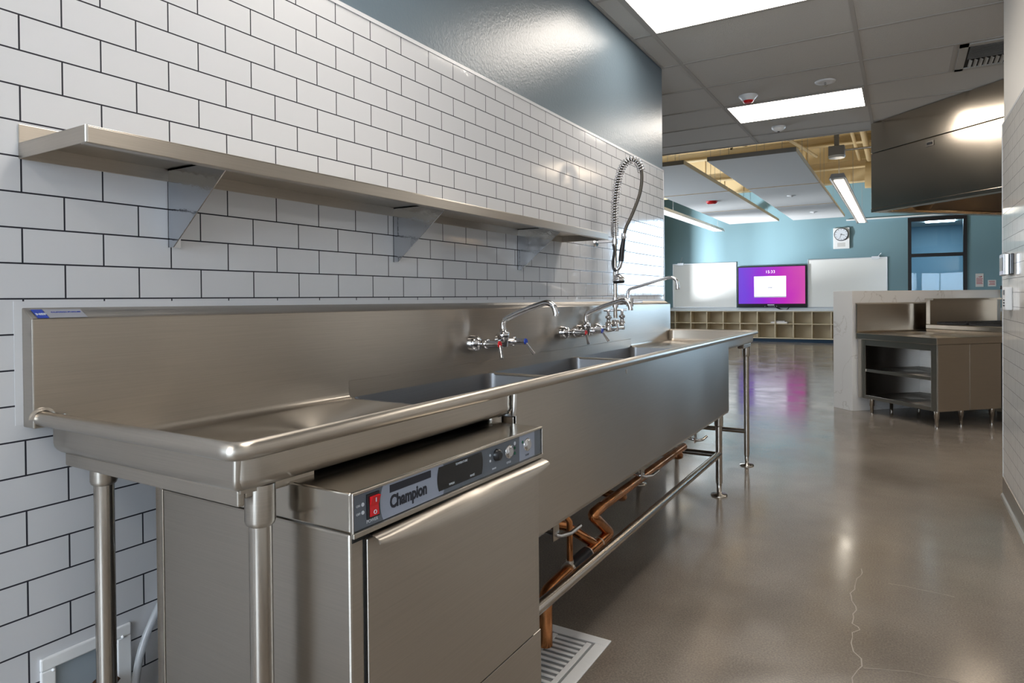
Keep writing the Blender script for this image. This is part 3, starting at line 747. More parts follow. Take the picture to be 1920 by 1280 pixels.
# backsplash: closed box with slanted top
b = MB(); b.prism([(-1.4885, .895), (XB-.0005, .895), (XB-.0005, 1.108), (-1.4885, 1.131)], 'y', Y0+.001, 4.645)
SB(MB().box(-1.4516, XB-.0005, 1.441, 3.839, .84, .8955), 'bowl_splash', STEEL)
SB(b, 'backsplash', STEEL, bevel=.0025)
b = MB(); b.box(-1.4898, -1.4888, Y0-.012, Y0+.002, .90, 1.143); b.box(-1.4898, -1.4888, Y0+.002, 4.64, 1.129, 1.143)
SB(b, 'caulk_bead', CAULK)
# outer tub skirt of the drainboards and the deck
def arcpath(x0, x1, y_open, y_end, r, z, n=8):
    s = 1 if y_end > y_open else -1; pts = [V((x0, y_open, z))]
    for k in range(n+1):
        a = PI-(PI/2)*k/n; pts.append(V((x0+r+r*math.cos(a), y_end-s*(r-r*math.sin(a)), z)))
    for k in range(n+1):
        a = PI/2-(PI/2)*k/n; pts.append(V((x1-r+r*math.cos(a), y_end-s*(r-r*math.sin(a)), z)))
    pts.append(V((x1, y_open, z))); return pts
def drainboard(yo, ye, lab):
    L = []; cr = .02; s = 1 if ye > yo else -1
    L.append(arcpath(XB, XF, yo, ye, .035, .918))
    for k in range(7):
        a = (PI/2)*k/6; d = cr*(1-math.cos(a)) ; z = .844+cr-cr*math.sin(a)
        L.append(arcpath(XB+d, XF-d, yo, ye-s*d, .035-d*.5, z))
    b = MB(); b.loops(L, closed=False)
    last = L[-1]; b.add(last, [list(range(len(last)))])
    # outside
    L = [arcpath(XB-.006, XF-.012, yo, ye+s*.001, .010, .905), arcpath(XB-.006, XF-.014, yo, ye+s*.0005, .010, .862)]
    for k in range(1, 6):
        a = (PI/2)*k/5; d = .022*(1-math.cos(a)); L.append(arcpath(XB-.006+d, XF-.014-d, yo, ye-s*(d-.0005), .010, .862-.022*math.sin(a)))
    b.loops(L, closed=False); last = L[-1]; b.add(last, [list(range(len(last)))])
    e = [V((XB, yo, .84)), V((XF-.014, yo, .84)), V((XF-.014, yo, .905)), V((XF, yo, .905)), V((XF, yo, .843)), V((XB, yo, .843))]
    o = SB(b, 'drainboard', STEEL)
    return o
drainboard(1.44, .636, 'left'); drainboard(3.84, 4.625, 'right')
# stiffener channels under the drainboards
b = MB(); b.box(-1.43, -.893, .650, .663, .816, .842); b.box(-.905, -.895, .664, .80, .826, .842); SB(b, 'stiffener', STEELP, bevel=.003)
b = MB(); b.prism([(.652, .843), (.800, .843), (.800, .822), (.793, .812), (.776, .810), (.766, .832), (.652, .837)], 'x', -.893, -.889); SB(b, 'gusset', STEELP)
b = MB(); b.box(-.925, -.885, 4.40, 4.63, .815, .842); b.box(-1.40, -.9, 4.55, 4.59, .82, .842); SB(b, 'stiffener', STEELP, bevel=.004)
# rolled rim
rc = .914
p = fillet([(XB+.002, Y0+.014, rc), (-.850, Y0+.014, rc), (-.850, Y1-.014, rc), (XB+.002, Y1-.014, rc)], .030, 10)
pp = []
for i in range(len(p)-1):
    n = max(1, int((p[i+1]-p[i]).length/.3))
    for k in range(n): pp.append(p[i].lerp(p[i+1], k/n))
pp.append(p[-1])
SB(MB().tube(pp, .0145, 18), 'rolled_rim', STEELP)
# ground weld rings where the rim meets the splash
b = MB()
for yy in (Y0+.016,):
    L = []
    for r_ in (.0155, .022):
        L.append([V((XB+.0008+(.003 if r_ < .02 else 0), yy+r_*math.cos(a)*1.1, rc+r_*math.sin(a))) for a in [PI*k/16 for k in range(17)]])
    b.loops(L, closed=False)
SB(b, 'weld', STEELP)
# bowls
ys = [1.44, 2.225, 3.03, 3.84]; zb = .50
for i in range(3):
    a0 = ys[i]+(.010 if i else .0); a1 = ys[i+1]-(.010 if i < 2 else .0); L = []
    for d, z in [(0, .846), (0, .56)]+[(.04*(1-math.cos(t_)), .54-.04*math.sin(t_)) for t_ in [PI/2*k/5 for k in range(6)]]:
        L.append(rrect(XB+d, XF-d, a0+d, a1-d, .04, z))
    b = MB().loops(L, cap=True)
    bo = SB(b, 'bowl', STEELD)
    cy_ = (a0+a1)/2; cx_ = -1.155
    d_ = MB().rings([((cx_, cy_, .503), .055), ((cx_, cy_, .501), .045), ((cx_, cy_, .50), .04)], 24); SB(d_, 'strainer', CHROME, bo)
for yy in ys[1:3]:
    SB(MB().box(XB, XF, yy-.0115, yy+.0115, .838, .848), 'divider_cap', STEELP, bevel=.004, seg=3)
# strips between bowls and rim, and corner infills at deck level
b = MB(); b.box(XF-.001, XF+.002, 1.44, 3.84, .84, .915)
for i in range(3):     # corner webs that square off the rounded bowl corners
    a0 = ys[i]; a1 = ys[i+1]
    for (x, y, sx, sy) in ((XB, a0, 1, 1), (XF, a0, -1, 1), (XB, a1, 1, -1), (XF, a1, -1, -1)):
        r = .04; c = [V((x, y, .8445))]
        for k in range(7):
            a = PI/2*k/6; c.append(V((x+sx*(r-r*math.cos(a)), y+sy*(r-r*math.sin(a)), .8445)))
        b.add(c, [list(range(len(c)))])
SB(b, 'deck_strip', STEELP)
b = MB()
sec = [(-1.456, .838), (-1.456, .50), (-1.445, .485), (-1.42, .478), (-.885, .478), (-.865, .485), (-.856, .50), (-.856, .905), (-.860, .905), (-.860, .503), (-.885, .484), (-1.42, .484), (-1.452, .503), (-1.452, .838)]
b.prism(sec, 'y', 1.443, 3.837)
b.box(-1.454, -.86, 1.436, 1.4395, .485, .838); b.box(-1.454, -.86, 3.8405, 3.845, .485, .838); b.box(-.868, -.8575, 1.436, 1.443, .842, .905); b.box(-.868, -.8575, 3.837, 3.845, .842, .905)
SB(b, 'outer_shell', STEEL, bevel=.002)
b = MB()
b.prism([(2.218, .888), (2.236, .888), (2.230, .872), (2.224, .872)], 'x', -.8575, -.8545); b.tube([(-.856, 1.436, .90), (-.856, 1.434, .87), (-.860, 1.437, .842)], .006, 8)
SB(b, 'weld', STEELW)
# legs
def leg(x, y, ztop, sock=.066):
    l = MB(); l.rings([((x, y, ztop-sock*.3), .0185), ((x, y, .075), .0185)], 20)
    o = SB(l, 'leg', STEELT)
    SB(MB().rings([((x, y, ztop), .0245), ((x, y, ztop-sock+.006), .0245), ((x, y, ztop-sock), .0225), ((x, y, ztop-sock-.003), .0190)], 20), 'socket', STEELP, o)
    SB(MB().rings([((x, y, .077), .0150), ((x, y, .012), .0140), ((x, y, .008), .045), ((x, y, .0), .046)], 24), 'foot', STEELT, o)
for (x, y, z) in ((-.905, .70, .842), (-1.385, .70, .842), (-.905, 1.405, .842), (-1.385, 1.405, .842), (-.905, 3.80, .478), (-1.385, 3.80, .478), (-.905, 4.57, .822), (-1.385, 4.57, .822)):
    leg(x, y, z)
for pts in ([(-.905, 1.405, .25), (-.905, 3.80, .25)],): SB(MB().cyl(*pts, .0185), 'stretcher', STEELT)
for yy in (.70, 1.405, 3.80, 4.57): SB(MB().cyl((-.905, yy, .245), (-1.385, yy, .245), .017), 'stretcher', STEELT)
# lever wastes
for cy_ in (1.83, 2.62, 3.43):
    d = MB(); d.rings([((-1.155, cy_, .49), .05), ((-1.155, cy_, .44), .045), ((-1.155, cy_, .42), .028), ((-1.155, cy_, .33), .026)], 20)
    dv = SB(d, 'drain_valve', CHROME)
    SB(MB().tube([(-1.155, cy_, .435), (-.945, cy_-.02, .405), (-.922, cy_-.01, .400), (-.912, cy_+.04, .394), (-.905, cy_+.10, .402)], .007, 10), 'handle', CHROME, dv)
    SB(MB().box(-.932, -.929, cy_-.045, cy_-.005, .390, .482), 'handle_bracket', STEELT, dv)
# labels
t = MB().box(XB+.0, XB+.0, 0, 0, 0, 0)
def onslant(y0_, y1_, s0, s1, lift=.0008):     # quad on the slanted top: s 0 (front crease) .. 1 (wall)
    nrm = V((.023, 0, .0435)).normalized()*lift
    P_ = lambda y_, s_: V((XB+(-.0435)*s_, y_, 1.108+.023*s_))+nrm
    return [P_(y0_, s0), P_(y1_, s0), P_(y1_, s1), P_(y0_, s1)]
q = onslant(.614, .634, .06, .78); b = MB().add(q, [(0, 1, 2, 3)]); st = SB(b, 'certification_sticker', BLUE)
text('NSF', .011, 'sticker_text', INKW, st, tilt(q[0].lerp(q[3], .35)+V((.0006, .002, 0))), (0, 1, 0), (-.0435, 0, .023), 'LEFT', .0004, .0002)
q = onslant(.635, .705, .06, .78); b = MB().add(q, [(0, 1, 2, 3)]); st = SB(b, 'maker_plate', mat('plate_silver', (.55, .55, .60), .3, .6))
text('CALIFORNIA STAINLESS', .0052, 'plate_text', BLUE, st, tilt(q[0].lerp(q[3], .62)+V((.0006, .010, 0))), (0, 1, 0), (-.0435, 0, .023), 'LEFT', .0001, .0002)

# ------------------------------------------------------------------ faucets
def faucet_base(t, y, z, x=XB, span=.20):
    # two round escutcheons on the splash, arms out to a bridge body
    for s in (-1, 1):
        yy = y+s*span/2
        F_ = MB().rings([((x, yy, z), .033), ((x+.022, yy, z), .031), ((x+.036, yy, z), .022), ((x+.038, yy, z), .014), ((x+.055, yy, z), .014), ((x+.058, yy, z), .019), ((x+.075, yy, z), .019), ((x+.078, yy, z), .013)], 22); F_.build('escutcheon', CHROME, t, fn=tilt)
    b = MB(); b.tube(smooth_path([(x+.075, y-span/2-.004, z), (x+.082, y-span/2+.03, z), (x+.084, y, z+.002), (x+.082, y+span/2-.03, z), (x+.075, y+span/2+.004, z)], 6), .013, 14)
    b.rings([((x+.084, y, z-.016), .018), ((x+.084, y, z+.018), .020), ((x+.084, y, z+.022), .024), ((x+.084, y, z+.040), .024), ((x+.084, y, z+.044), .015), ((x+.084, y, z+.056), .013)], 6)
    b.build('bridge_body', CHROME, t, fn=tilt)
def lever(t, y, z, x, col, dy):
    b = MB(); b.rings([((x+.075, y, z), .015), ((x+.115, y, z), .012), ((x+.120, y, z), .013), ((x+.128, y, z), .013)], 18)
    hb = b.build('valve', CHROME, t, fn=tilt)
    MB().rings([((x+.128, y, z), .0125), ((x+.132, y, z), .0115)], 18).build('index_ring', col, hb, fn=tilt)
    hx = MB(); p0 = V((x+.130, y, z-.006)); p1 = p0+V((.020, dy, -.045)); sd = V((0, .008, 0)) if abs(dy) < .03 else V((.0, .004, .007))
    hx.tube([p0, p0.lerp(p1, .5), p1], .005, 10, rs=[.0045, .0055, .0075]); hx.build('lever_handle', CHROME, hb, fn=tilt)
def spout_path(x, y, z, h, L, drop):
    return smooth_path([(x, y, z), (x, y, z+h*.45), (x+.006, y, z+h*.62), (x+.035, y, z+h*.80), (x+L*.42, y, z+h*1.10), (x+L*.74, y, z+h*1.38), (x+L*.86, y, z+h*1.43), (x+L*.96, y, z+h*1.28), (x+L, y, z+h*1.0), (x+L, y, z+h*.86)], 6)
def deck_faucet(y, z, label):
    t = thing('faucet', (XB, y, z-.05), label, 'faucet', 'wall mounted lever faucets over the sink')
    faucet_base(t, y, z)
    lever(t, y-.10, z, XB, RED, -.02); lever(t, y+.10, z, XB, BLUE, .03)
    sp = MB().tube(spout_path(XB+.084, y, z+.035, .085, .235, 0), .0115, 16); so = sp.build('spout', CHROME, t, fn=tilt)
    return t
deck_faucet(2.20, .972, 'chrome lever faucet over the nearest bowl, left of the other two')
deck_faucet(2.99, .980, 'chrome lever faucet in the middle, left of the spring hose')
# pre-rinse unit
t = thing('pre_rinse_faucet', (XB, 3.42, .9), 'tall chrome pre-rinse faucet with coiled spring hose and spray head', 'faucet')
fy, fz, fx = 3.415, .985, -1.375
for s in (-1, 1):
    yy = fy+s*.10
    MB().rings([((XB, yy, fz), .03), ((XB+.018, yy, fz), .026), ((XB+.028, yy, fz), .014), ((XB+.06, yy, fz), .014)], 22).build('escutcheon', CHROME, t, fn=tilt)
    vb = MB().rings([((fx, yy, fz-.015), .015), ((fx, yy, fz+.03), .017), ((fx, yy, fz+.034), .011), ((fx, yy, fz+.05), .010), ((fx, yy, fz+.055), .018), ((fx, yy, fz+.065), .018), ((fx, yy, fz+.07), .008), ((fx, yy, fz+.095), .008)], 16).build('valve', CHROME, t, fn=tilt)
    hx = MB()
    for k in range(4):
        a = PI/2*k+.4; hx.tube([(fx, yy, fz+.095), (fx+.026*math.cos(a), yy+.026*math.sin(a), fz+.097)], .005, 8, rs=[.004, .007])
    hx.build('cross_handle', CHROME, vb, fn=tilt)
b = MB(); b.tube([(fx, fy-.10, fz), (fx, fy+.10, fz)], .014, 16); b.rings([((fx, fy, fz-.02), .018), ((fx, fy, fz+.04), .02), ((fx, fy, fz+.044), .014)], 18)
b.build('bridge_body', CHROME, t, fn=tilt)
MB().cyl((fx, fy, fz+.04), (fx, fy, 1.53), .0105).build('riser_pipe', STEELT, t)
b = MB(); b.rings([((fx, fy, 1.085), .016), ((fx, fy, 1.14), .016)], 18); b.tube([(fx, fy, 1.112), (fx+.085, fy, 1.112)], .013, 14); b.rings([((fx+.085, fy, 1.09), .02), ((fx+.085, fy, 1.135), .02)], 18); b.tube([(fx+.105, fy, 1.112), (fx+.155, fy+.01, 1.114)], .005, 8)
b.build('add_on_body', CHROME, t)
MB().tube(smooth_path([(fx+.075, fy, 1.13), (fx+.075, fy, 1.165), (fx+.09, fy, 1.185), (fx+.16, fy, 1.205), (fx+.26, fy, 1.232), (fx+.315, fy, 1.243), (fx+.345, fy, 1.228), (fx+.352, fy, 1.20)], 6), .0085, 14).build('spout', CHROME, t)
MB().rings([((fx+.352, fy, 1.202), .010), ((fx+.352, fy, 1.185), .011), ((fx+.352, fy, 1.178), .010)], 16).build('aerator', CHROME, t)
b = MB(); b.tube([(-1.489, fy-.01, 1.452), (fx, fy, 1.452)], .007, 10); b.rings([((-1.489, fy-.01, 1.452), .025), ((-1.478, fy-.01, 1.452), .022)], 18); b.rings([((fx, fy, 1.437), .016), ((fx, fy, 1.468), .016)], 18)
b.build('wall_bracket', CHROME, t)
# hose centre line (in the plane of the wall, swung a little outwards)
hp = smooth_path([(fx, fy, 1.48), (fx, fy, 1.60), (fx+.004, fy+.005, 1.70), (fx+.018, fy+.015, 1.80), (fx+.042, fy+.03, 1.875), (fx+.080, fy+.045, 1.905), (fx+.118, fy+.06, 1.885), (fx+.137, fy+.062, 1.82), (fx+.128, fy+.058, 1.72), (fx+.094, fy+.035, 1.61), (fx+.062, fy+.015, 1.53), (fx+.050, fy+.005, 1.475)], 10)
MB().tube(hp, .0095, 12).build('hose', mat('hose_grey', (.10, .09, .075), .4, .5), t)
def arclen(P_):
    s = [0]
    for i in range(1, len(P_)): s.append(s[-1]+(P_[i]-P_[i-1]).length)
    return s
sl = arclen(hp); tot = 0
for i, q in enumerate(hp):
    if q.z < 1.84 and i > len(hp)*.5: tot = sl[i]; break
coil = []; N = 52*14; u0 = V((0, 1, 0))
def at(s_):
    for i in range(1, len(sl)):
        if sl[i] >= s_:
            f_ = (s_-sl[i-1])/(sl[i]-sl[i-1]); return hp[i-1].lerp(hp[i], f_), (hp[i]-hp[i-1]).normalized()
    return hp[-1], (hp[-1]-hp[-2]).normalized()
for k in range(N+1):
    fr = k/N; turns = 40*fr; base = .03*min(1, fr*6) if False else 0
    s_ = tot*(fr*.35+.65*fr**1.0) if fr > .15 else tot*(fr)*.55+0
    s_ = tot*(fr if fr > .2 else (.2-(.2-fr)*.6)) - tot*.08*(1-min(1, fr/.2))*0
    c, d = at(max(0, (s_-tot*.08)/.92))
    u = (u0-d*u0.dot(d)).normalized(); w_ = d.cross(u); a = 2*PI*turns
    coil.append(c+(u*math.cos(a)+w_*math.sin(a))*.0205)
MB().tube(coil, .0033, 6).build('spring', CHROME, t)
ge = hp[-1]
MB().rings([(ge+V((0, 0, .02)), .012), (ge+V((0, 0, -.005)), .015), (ge+V((.0, 0, -.012)), .011)], 16).build('swivel', CHROME, t)
MB().tube([ge+V((0, 0, -.01)), ge+V((-.008, -.004, -.07)), ge+V((-.014, -.006, -.135))], .013, 14, rs=[.011, .0145, .0155]).build('grip', BLACK, t)
v0 = ge+V((-.014, -.006, -.135))
MB().tube([v0, v0+V((-.008, 0, -.03)), v0+V((-.025, 0, -.05))], .011, 12).rings([(v0+V((-.025, 0, -.035)), .012), (v0+V((-.025, 0, -.075)), .012)], 14).build('spray_valve', CHROME, t)
MB().rings([(v0+V((-.022, 0, -.07)), .012), (v0+V((-.018, 0, -.085)), .026), (v0+V((-.016, 0, -.095)), .033), (v0+V((-.014, 0, -.112)), .031)], 22).build('spray_face', CHROME, t)
MB().rings([(v0+V((-.0142, 0, -.108)), .034), (v0+V((-.0134, 0, -.122)), .029)], 22).build('spray_bumper', BLACK, t)
MB().tube(smooth_path([v0+V((-.02, -.006, -.05)), v0+V((-.036, -.012, -.047)), v0+V((-.044, -.014, -.01)), v0+V((-.036, -.012, .04)), v0+V((-.036, -.012, .075)), v0+V((-.042, -.012, .095))], 5), .007, 10).build('squeeze_lever', BLACK, t)
MB().tube([(fx, fy, 1.405), (fx+.055, fy+.025, 1.402)], .004, 8).build('hose_hook', CHROME, t)

# ------------------------------------------------------------------ wall shelf
t = thing('wall_shelf', (-1.36, 1.8, 1.27), 'long stainless wall shelf on three brackets above the sink', 'shelf')
b = MB(); b.box(-1.489, -1.235, .602, 2.985, 1.452, 1.4545); b.box(-1.2375, -1.235, .602, 2.985, 1.423, 1.4525); b.box(-1.26, -1.2375, .606, 2.98, 1.423, 1.4255)
b.box(-1.489, -1.235, .602, .6045, 1.423, 1.4525); b.box(-1.489, -1.235, 2.9825, 2.985, 1.423, 1.4525); b.box(-1.489, -1.4865, .602, 2.985, 1.423, 1.492)
b.build('board', STEELP, t, bevel=.0012)
MB().cyl((-1.2365, .604, 1.424), (-1.2365, .604, 1.4545), .003, n=10).build('corner_weld', STEELW, t)
for yy in (.905, 1.70, 2.535):
    b = MB(); b.prism([(-1.489, 1.451), (-1.262, 1.451), (-1.262, 1.436), (-1.470, 1.268), (-1.489, 1.268)], 'y', yy, yy+.0025)
    b.prism([(yy, 1.451), (yy+.030, 1.451), (yy+.030, 1.268), (yy, 1.268)], 'x', -1.4895, -1.487)
    b.prism([(yy-.0, 1.451), (yy+.028, 1.451), (yy+.028, 1.4485), (yy, 1.4485)], 'x', -1.487, -1.262)
    br = b.build('bracket', GALV, t)
    s_ = MB()
    for z in (1.385, 1.305): s_.rings([((-1.487, yy+.014, z), .006), ((-1.483, yy+.014, z), .004)], 12)
    s_.build('screw', BLACK, br)

# ------------------------------------------------------------------ undercounter dishwasher
t = thing('dishwasher', (-1.0, 1.055, 0), 'undercounter stainless dishwasher with slate control panel under the left drainboard', 'dishwasher')
dx0, dx1, dy0, dy1 = -1.262, -.752, .748, 1.372
def DB(b, name, mt, parent=None, **k): return b.build(name, mt, parent or t, fn=tilt, **k)
DB(MB().box(dx0, dx1, dy0, dy1, .12, .768), 'body', STEELP, bevel=.004)
DB(MB().box(dx0+.0, dx1+.004, dy0-.003, dy1+.003, .771, .835), 'top_cover', STEELS, bevel=.003)
DB(MB().box(dx0-.022, dx0, dy0-.001, dy0+.008, .12, .83), 'rear_flange', STEELT)
# control panel recess frame
b = MB(); b.box(dx1+.004, dx1+.010, dy0-.003, dy1+.003, .831, .8355); b.box(dx1+.004, dx1+.012, dy0-.003, dy1+.003, .7635, .7715); b.box(dx1+.004, dx1+.010, dy0-.003, dy0-.0005, .771, .832); b.box(dx1+.004, dx1+.010, dy1+.0005, dy1+.003, .771, .832)
DB(b, 'panel_frame', STEEL, bevel=.001)
px_ = dx1+.0045
pn = DB(MB().box(px_-.001, px_+.0006, dy0, dy1, .772, .831), 'control_panel', PANELD)
def plate(y0_, y1_, z0_, z1_, mt, name, lift=.001, curve=0, parent=pn):
    n = 8; pts = []
    for k in range(n+1): f_ = k/n; pts.append((y0_-curve*math.sin(PI*f_)*0+curve*(f_-.5)**2*4-curve, z0_+(z1_-z0_)*f_))
    for k in range(n+1): f_ = 1-k/n; pts.append((y1_+curve*0+(-curve*(f_-.5)**2*4+curve)*(1 if curve else 0), z0_+(z1_-z0_)*f_))
    return DB(MB().prism(pts, 'x', px_, px_+lift), name, mt, parent)
plate(.820, .985, .7725, .8305, PANELL, 'logo_field', .0010, .008)
plate(.972, 1.116, .781, .826, GLASSB, 'temperature_display', .0016, .005)
plate(1.272, 1.342, .7725, .8305, PANELL, 'start_field', .0010, 0)
DB(MB().box(px_, px_+.0016, .836, .948, .8135, .8265), 'logo_bar', INKD, pn)
YR = (0, 1, 0); ZU = (0, 0, 1)
text('Champion', .0300, 'logo_text', INKD, pn, tilt(V((px_+.0014, .836, .7870))), YR, ZU, 'LEFT', .0011, .0003, .80)
text('POWER', .0078, 'panel_text', INKW, pn, tilt(V((px_+.0008, .780, .7775))), YR, ZU, 'LEFT', 0, .0002)
text('ON', .0055, 'panel_text', INKW, pn, tilt(V((px_+.0008, .757, .809))), YR, ZU); text('OFF', .0055, 'panel_text', INKW, pn, tilt(V((px_+.0008, .757, .796))), YR, ZU)
text('TEMPERATURE', .0062, 'panel_text', INKW, pn, tilt(V((px_+.0018, 1.045, .8185))), YR, ZU, 'CENTER', 0, .0002)
text('WASH', .0062, 'panel_text', INKW, pn, tilt(V((px_+.0018, 1.012, .7845))), YR, ZU, 'CENTER', 0, .0002); text('RINSE', .0062, 'panel_text', INKW, pn, tilt(V((px_+.0018, 1.082, .7845))), YR, ZU, 'CENTER', 0, .0002)
text('START', .006, 'panel_text', PANELD, pn, tilt(V((px_+.0013, 1.307, .7795))), YR, ZU, 'CENTER'); text('CYCLE', .006, 'panel_text', INKW, pn, tilt(V((px_+.0008, 1.225, .7795))), YR, ZU, 'CENTER'); text('DRAIN', .005, 'panel_text', INKW, pn, tilt(V((px_+.0008, 1.165, .7795))), YR, ZU, 'CENTER')
rg_ = MB()
for z in (.811, .798): rg_.rings([((px_, .772, z), .0035), ((px_+.0015, .772, z), .003)], 12)
for z in (.812, .800): rg_.rings([((px_, 1.150, z), .003), ((px_+.0015, 1.150, z), .0026)], 12)
rg_.rings([((px_, 1.252, .818), .0045), ((px_+.001, 1.252, .818), .004)], 12)
DB(rg_, 'indicator_ring', INKW, pn)
sw = DB(MB().box(px_, px_+.004, .780, .809, .784, .825), 'switch_bezel', BLACK, pn, bevel=.001)
DB(MB().prism([(px_+.003, .788), (px_+.006, .788), (px_+.0045, .804), (px_+.010, .8205), (px_+.003, .8205)], 'y', .785, .805), 'rocker', RED, pn)
DB(MB().box(px_+.0087, px_+.0092, .794, .7955, .811, .818), 'rocker_mark', INKW, pn)
b = MB(); b.tube([V((px_+.0064, .795+.003*math.cos(a), .794+.003*math.sin(a))) for a in [2*PI*k/12 for k in range(12)]], .0006, 6, closed=True); DB(b, 'rocker_mark', INKW, pn)
DB(MB().rings([((px_, 1.175, .808), .013), ((px_+.010, 1.175, .808), .011), ((px_+.012, 1.175, .808), .007)], 22), 'drain_knob', BLACK, pn)
for yy, nm_ in ((1.226, 'cycle_button'), (1.307, 'start_button')):
    DB(MB().rings([((px_, yy, .805), .015), ((px_+.004, yy, .805), .0145), ((px_+.004, yy, .805), .0115), ((px_+.007, yy, .805), .010)], 26), nm_, CHROME, pn)
b = MB()
for (yy, z) in ((1.251, .808), (1.251, .796), (1.286, .814)): b.rings([((px_, yy, z), .0042), ((px_+.002, yy, z), .003)], 12)
DB(b, 'indicator_light', GREENL, pn)
# door
DB(MB().box(dx1-.002, dx1+.006, .781, 1.339, .353, .752), 'door', STEELP, bevel=.0015)
b = MB(); b.box(dx1-.001, dx1+.0012, .777, .781, .345, .755); b.box(dx1-.001, dx1+.0012, 1.339, 1.343, .345, .752); b.box(dx1-.001, dx1+.0012, .777, 1.343, .349, .353); b.box(dx1-.001, dx1+.0012, .752, 1.37, .753, .764)
DB(b, 'door_gap_shade', DARK)  # black strips in place of the shade around the door
DB(MB().box(dx1-.002, dx1+.004, .751, 1.369, .125, .349), 'lower_panel', STEELP, bevel=.0015)
# scooped handle: lip bulging from the door
L = []
n = 24
for i in range(n+1):
    f_ = i/n; yy = .783+f_*(1.368-.783); low = .748-.026*math.sin(PI*f_)**.9
    row = []
    for k in range(11):
        g_ = k/10; z = .7605+(low-.7605)*g_**1.25; bul = .006+.027*(1-(1-g_)**2.6)
        row.append(V((dx1+bul, yy, z)))
    L.append(row)
hdl = MB().loops(L, closed=False)
back = [[V((p_.x-.003, p_.y, p_.z)) for p_ in r_] for r_ in L]
hdl.loops(back, closed=False)
hdl.add([p_ for p_ in L[0]]+[p_ for p_ in back[0]][::-1], [list(range(22))]); hdl.add([p_ for p_ in L[-1]]+[p_ for p_ in back[-1]][::-1], [list(range(22))])
tops = [r_[0] for r_ in L]; tb = [r_[0] for r_ in back]
hdl.loops([tops, tb], closed=False)
DB(hdl, 'handle', STEELP)
for (x, y) in ((dx0+.04, dy0+.04), (dx0+.04, dy1-.04), (dx1-.04, dy0+.04), (dx1-.04, dy1-.04)): MB().rings([((x, y, .12), .018), ((x, y, 0), .022)], 14).build('foot', BLACK, t)
tag(MB().tube(smooth_path([(-1.30, .90, .62), (-1.46, .905, .54), (-1.475, .885, .475), (-1.475, .83, .38), (-1.472, .806, .30), (-1.47, .80, .20), (-1.46, .84, .10), (-1.40, .95, .012)], 8), .0085, 12).build('drain_hose', GLAZE), 'clear plastic hose hanging against the tiles behind the dishwasher', 'hose')
tag(MB().tube(smooth_path([(-1.28, .80, .42), (-1.31, .795, .30), (-1.315, .80, .15), (-1.30, .85, .02)], 8), .007, 10).build('braided_hose', mat('braid', (.35, .35, .36), .35, .8, bump=.5, bscale=300)), 'braided grey hose at the rear edge of the dishwasher', 'hose')
# recessed access box in the wall
t = thing('valve_box', (WL, .713, .20), 'white framed recessed valve box in the tiles at the bottom left corner', 'access box')
b = MB()
ax0, ax1, az0, az1 = .624, .803, .20, .424; i0, i1, j0, j1 = .652, .772, .235, .398
for (a, b_, c, d) in ((ax0, ax1, j1, az1), (ax0, ax1, az0, j0), (ax0, i0, j0, j1), (i1, ax1, j0, j1)): b.box(WL, WL+.008, a, b_, c, d)
b.build('frame', WHITEP, t, bevel=.003)
MB().box(WL+.0002, WL+.0012, i0, i1, j0, j1).build('recess', mat('recess_grey', (.30, .35, .39), .6), t)
s_ = MB()
for (y, z) in ((.646, .395), (.783, .400)): s_.sphere((WL+.009, y, z), .0035, 10)
s_.build('screw', WHITEP, t)
MB().rings([((WL+.002, .735, .31), .022), ((WL+.03, .735, .31), .02), ((WL+.045, .735, .31), .012)], 16).tube([(WL+.03, .735, .31), (WL+.03, .76, .33)], .008, 8).build('valve', mat('dark_brass', (.12, .06, .035), .4, .8), t)

# copper waste pipes under the bowls
t = thing('copper_drain_pipe', (-1.08, 2.4, 0), 'soldered copper waste pipes with a black rubber coupling under the sink', 'pipe')
X_ = -1.0
MB().tube([(X_, 3.43, .345), (X_, 2.30, .332)], .019, 16).build('run', COPPER, t)
MB().tube(fillet([(X_, 2.32, .332), (X_, 2.235, .326), (X_, 2.405, .207), (X_, 2.30, .201), (X_, 2.17, .196)], .03), .021, 16).build('elbow', COPPER, t)
MB().tube(fillet([(X_-.10, 2.02, .345), (X_-.06, 2.13, .31), (X_, 2.27, .203), (X_, 2.2, .198)], .03), .018, 14).build('branch', COPPER, t)
MB().tube([(X_, 2.19, .197), (X_, 2.03, .190)], .027, 16).build('coupling', BLKRUB, t)
MB().tube(fillet([(X_, 2.04, .190), (X_, 1.93, .185), (X_, 1.86, .178), (X_, 1.86, .012)], .035), .023, 16).build('outlet', COPPER, t)
MB().tube([(X_, 2.045, .20), (X_, 2.045, .36), (X_-.03, 2.0, .43)], .011, 12).build('riser', COPPER, t)
b = MB()
for (p_, q_, r_) in (((X_, 2.042, .191), (X_, 2.03, .190), .0285), ((X_, 2.30, .2015), (X_, 2.294, .201), .0225), ((X_, 2.19, .197), (X_, 2.184, .197), .0275), ((X_, 2.045, .214), (X_, 2.045, .224), .014)): b.cyl(p_, q_, r_)
b.build('joint_ring', SOLDER, t)
for cy_ in (2.62, 3.43): MB().tube(fillet([(-1.155, cy_, .34), (-1.155, cy_, .30), (X_, cy_-.05, .30), (X_, cy_-.1, .338)], .03), .017, 12).build('tail', COPPER, t)

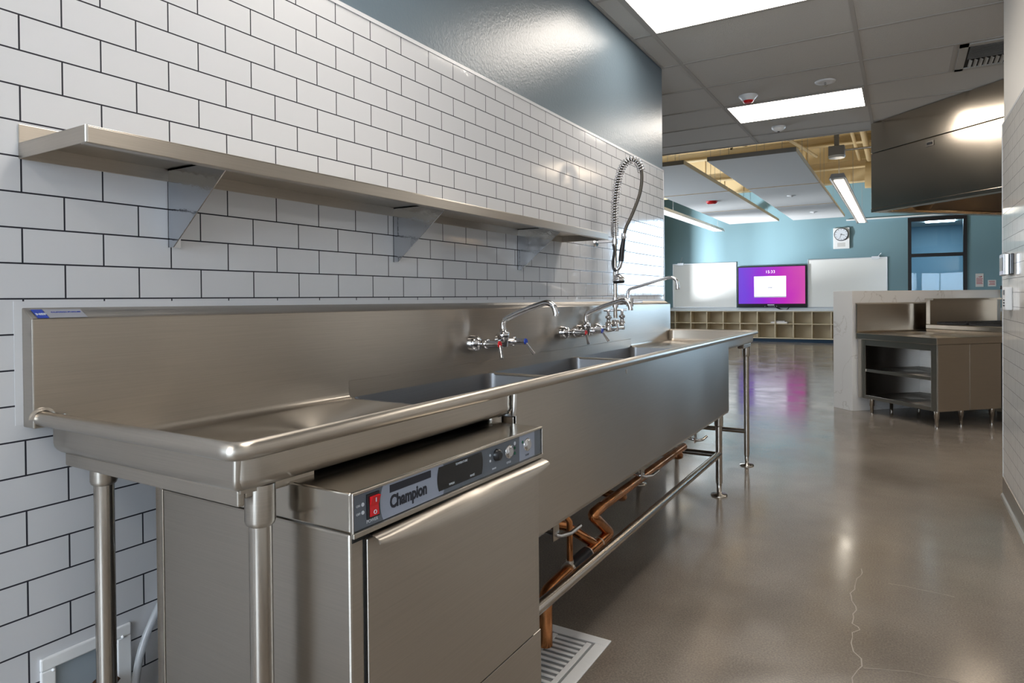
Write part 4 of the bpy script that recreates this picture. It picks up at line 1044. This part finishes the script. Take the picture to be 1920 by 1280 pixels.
# floor sink
t = thing('floor_drain', (-1.0, 1.83, 0), 'white square floor drain with a slotted half grate beside the dishwasher', 'floor drain')
fx0, fx1, fy0, fy1 = -1.19, -.83, 1.64, 2.005
b = MB(); w_ = .04
for (a, c, d, e) in ((fx0, fx1, fy0, fy0+w_), (fx0, fx1, fy1-w_, fy1), (fx0, fx0+w_, fy0+w_, fy1-w_), (fx1-w_, fx1, fy0+w_, fy1-w_)): b.box(a, c, d, e, 0, .005)
b.build('rim', ABS, t, bevel=.002)
MB().box(fx0+w_, fx1-w_, fy0+w_, fy1-w_, .0006, .0014).build('basin', mat('basin_grey', (.30, .31, .32), .5), t)
g = MB(); gx0, gx1, gy0, gy1 = -1.02, fx1-w_-.008, fy0+w_+.006, fy1-w_-.012
n = 9; pitch = (gy1-gy0-.02)/n
g.box(gx0, gx0+.018, gy0, gy1, .0016, .006); g.box(gx1-.018, gx1, gy0, gy1, .0016, .006); g.box(gx0+.018, gx1-.018, gy0, gy0+.012, .0016, .006)
for i in range(n): yy = gy0+.010+(i+1)*pitch; g.box(gx0+.018, gx1-.018, yy-.008, yy+.004, .0016, .006)
g.build('grate', ABS, t, bevel=.0015)

# floor cracks
def tagf(o, l): return tag(o, l, 'floor crack', None, 'stuff')
def zf(x, y):        # floor point seen at a pixel of the photograph, used only to place the cracks
    d = FW+RT*((x-960)/FPX)-UP*((y-CY)/FPX); k_ = -1.14/d.z; return V((d.x*k_, d.y*k_, 0))
tagf(crack([zf(x, y) for x, y in ((1617, 1065), (1608, 1100), (1594, 1118), (1604, 1150), (1602, 1170), (1612, 1178), (1596, 1193), (1601, 1220), (1620, 1250), (1594, 1268), (1590, 1290))]).build('floor_crack', CRACK), 'pale branching crack running across the polished concrete in front')
tagf(crack([zf(x, y) for x, y in ((1620, 1250), (1680, 1254), (1740, 1264), (1800, 1280))], .0016).build('floor_crack', CRACK), 'pale crack forking right at the bottom edge')
tagf(crack([zf(x, y) for x, y in ((1660, 1091), (1720, 1103), (1790, 1119))], .0012).build('floor_crack', CRACK), 'faint crack in the polished concrete further back')
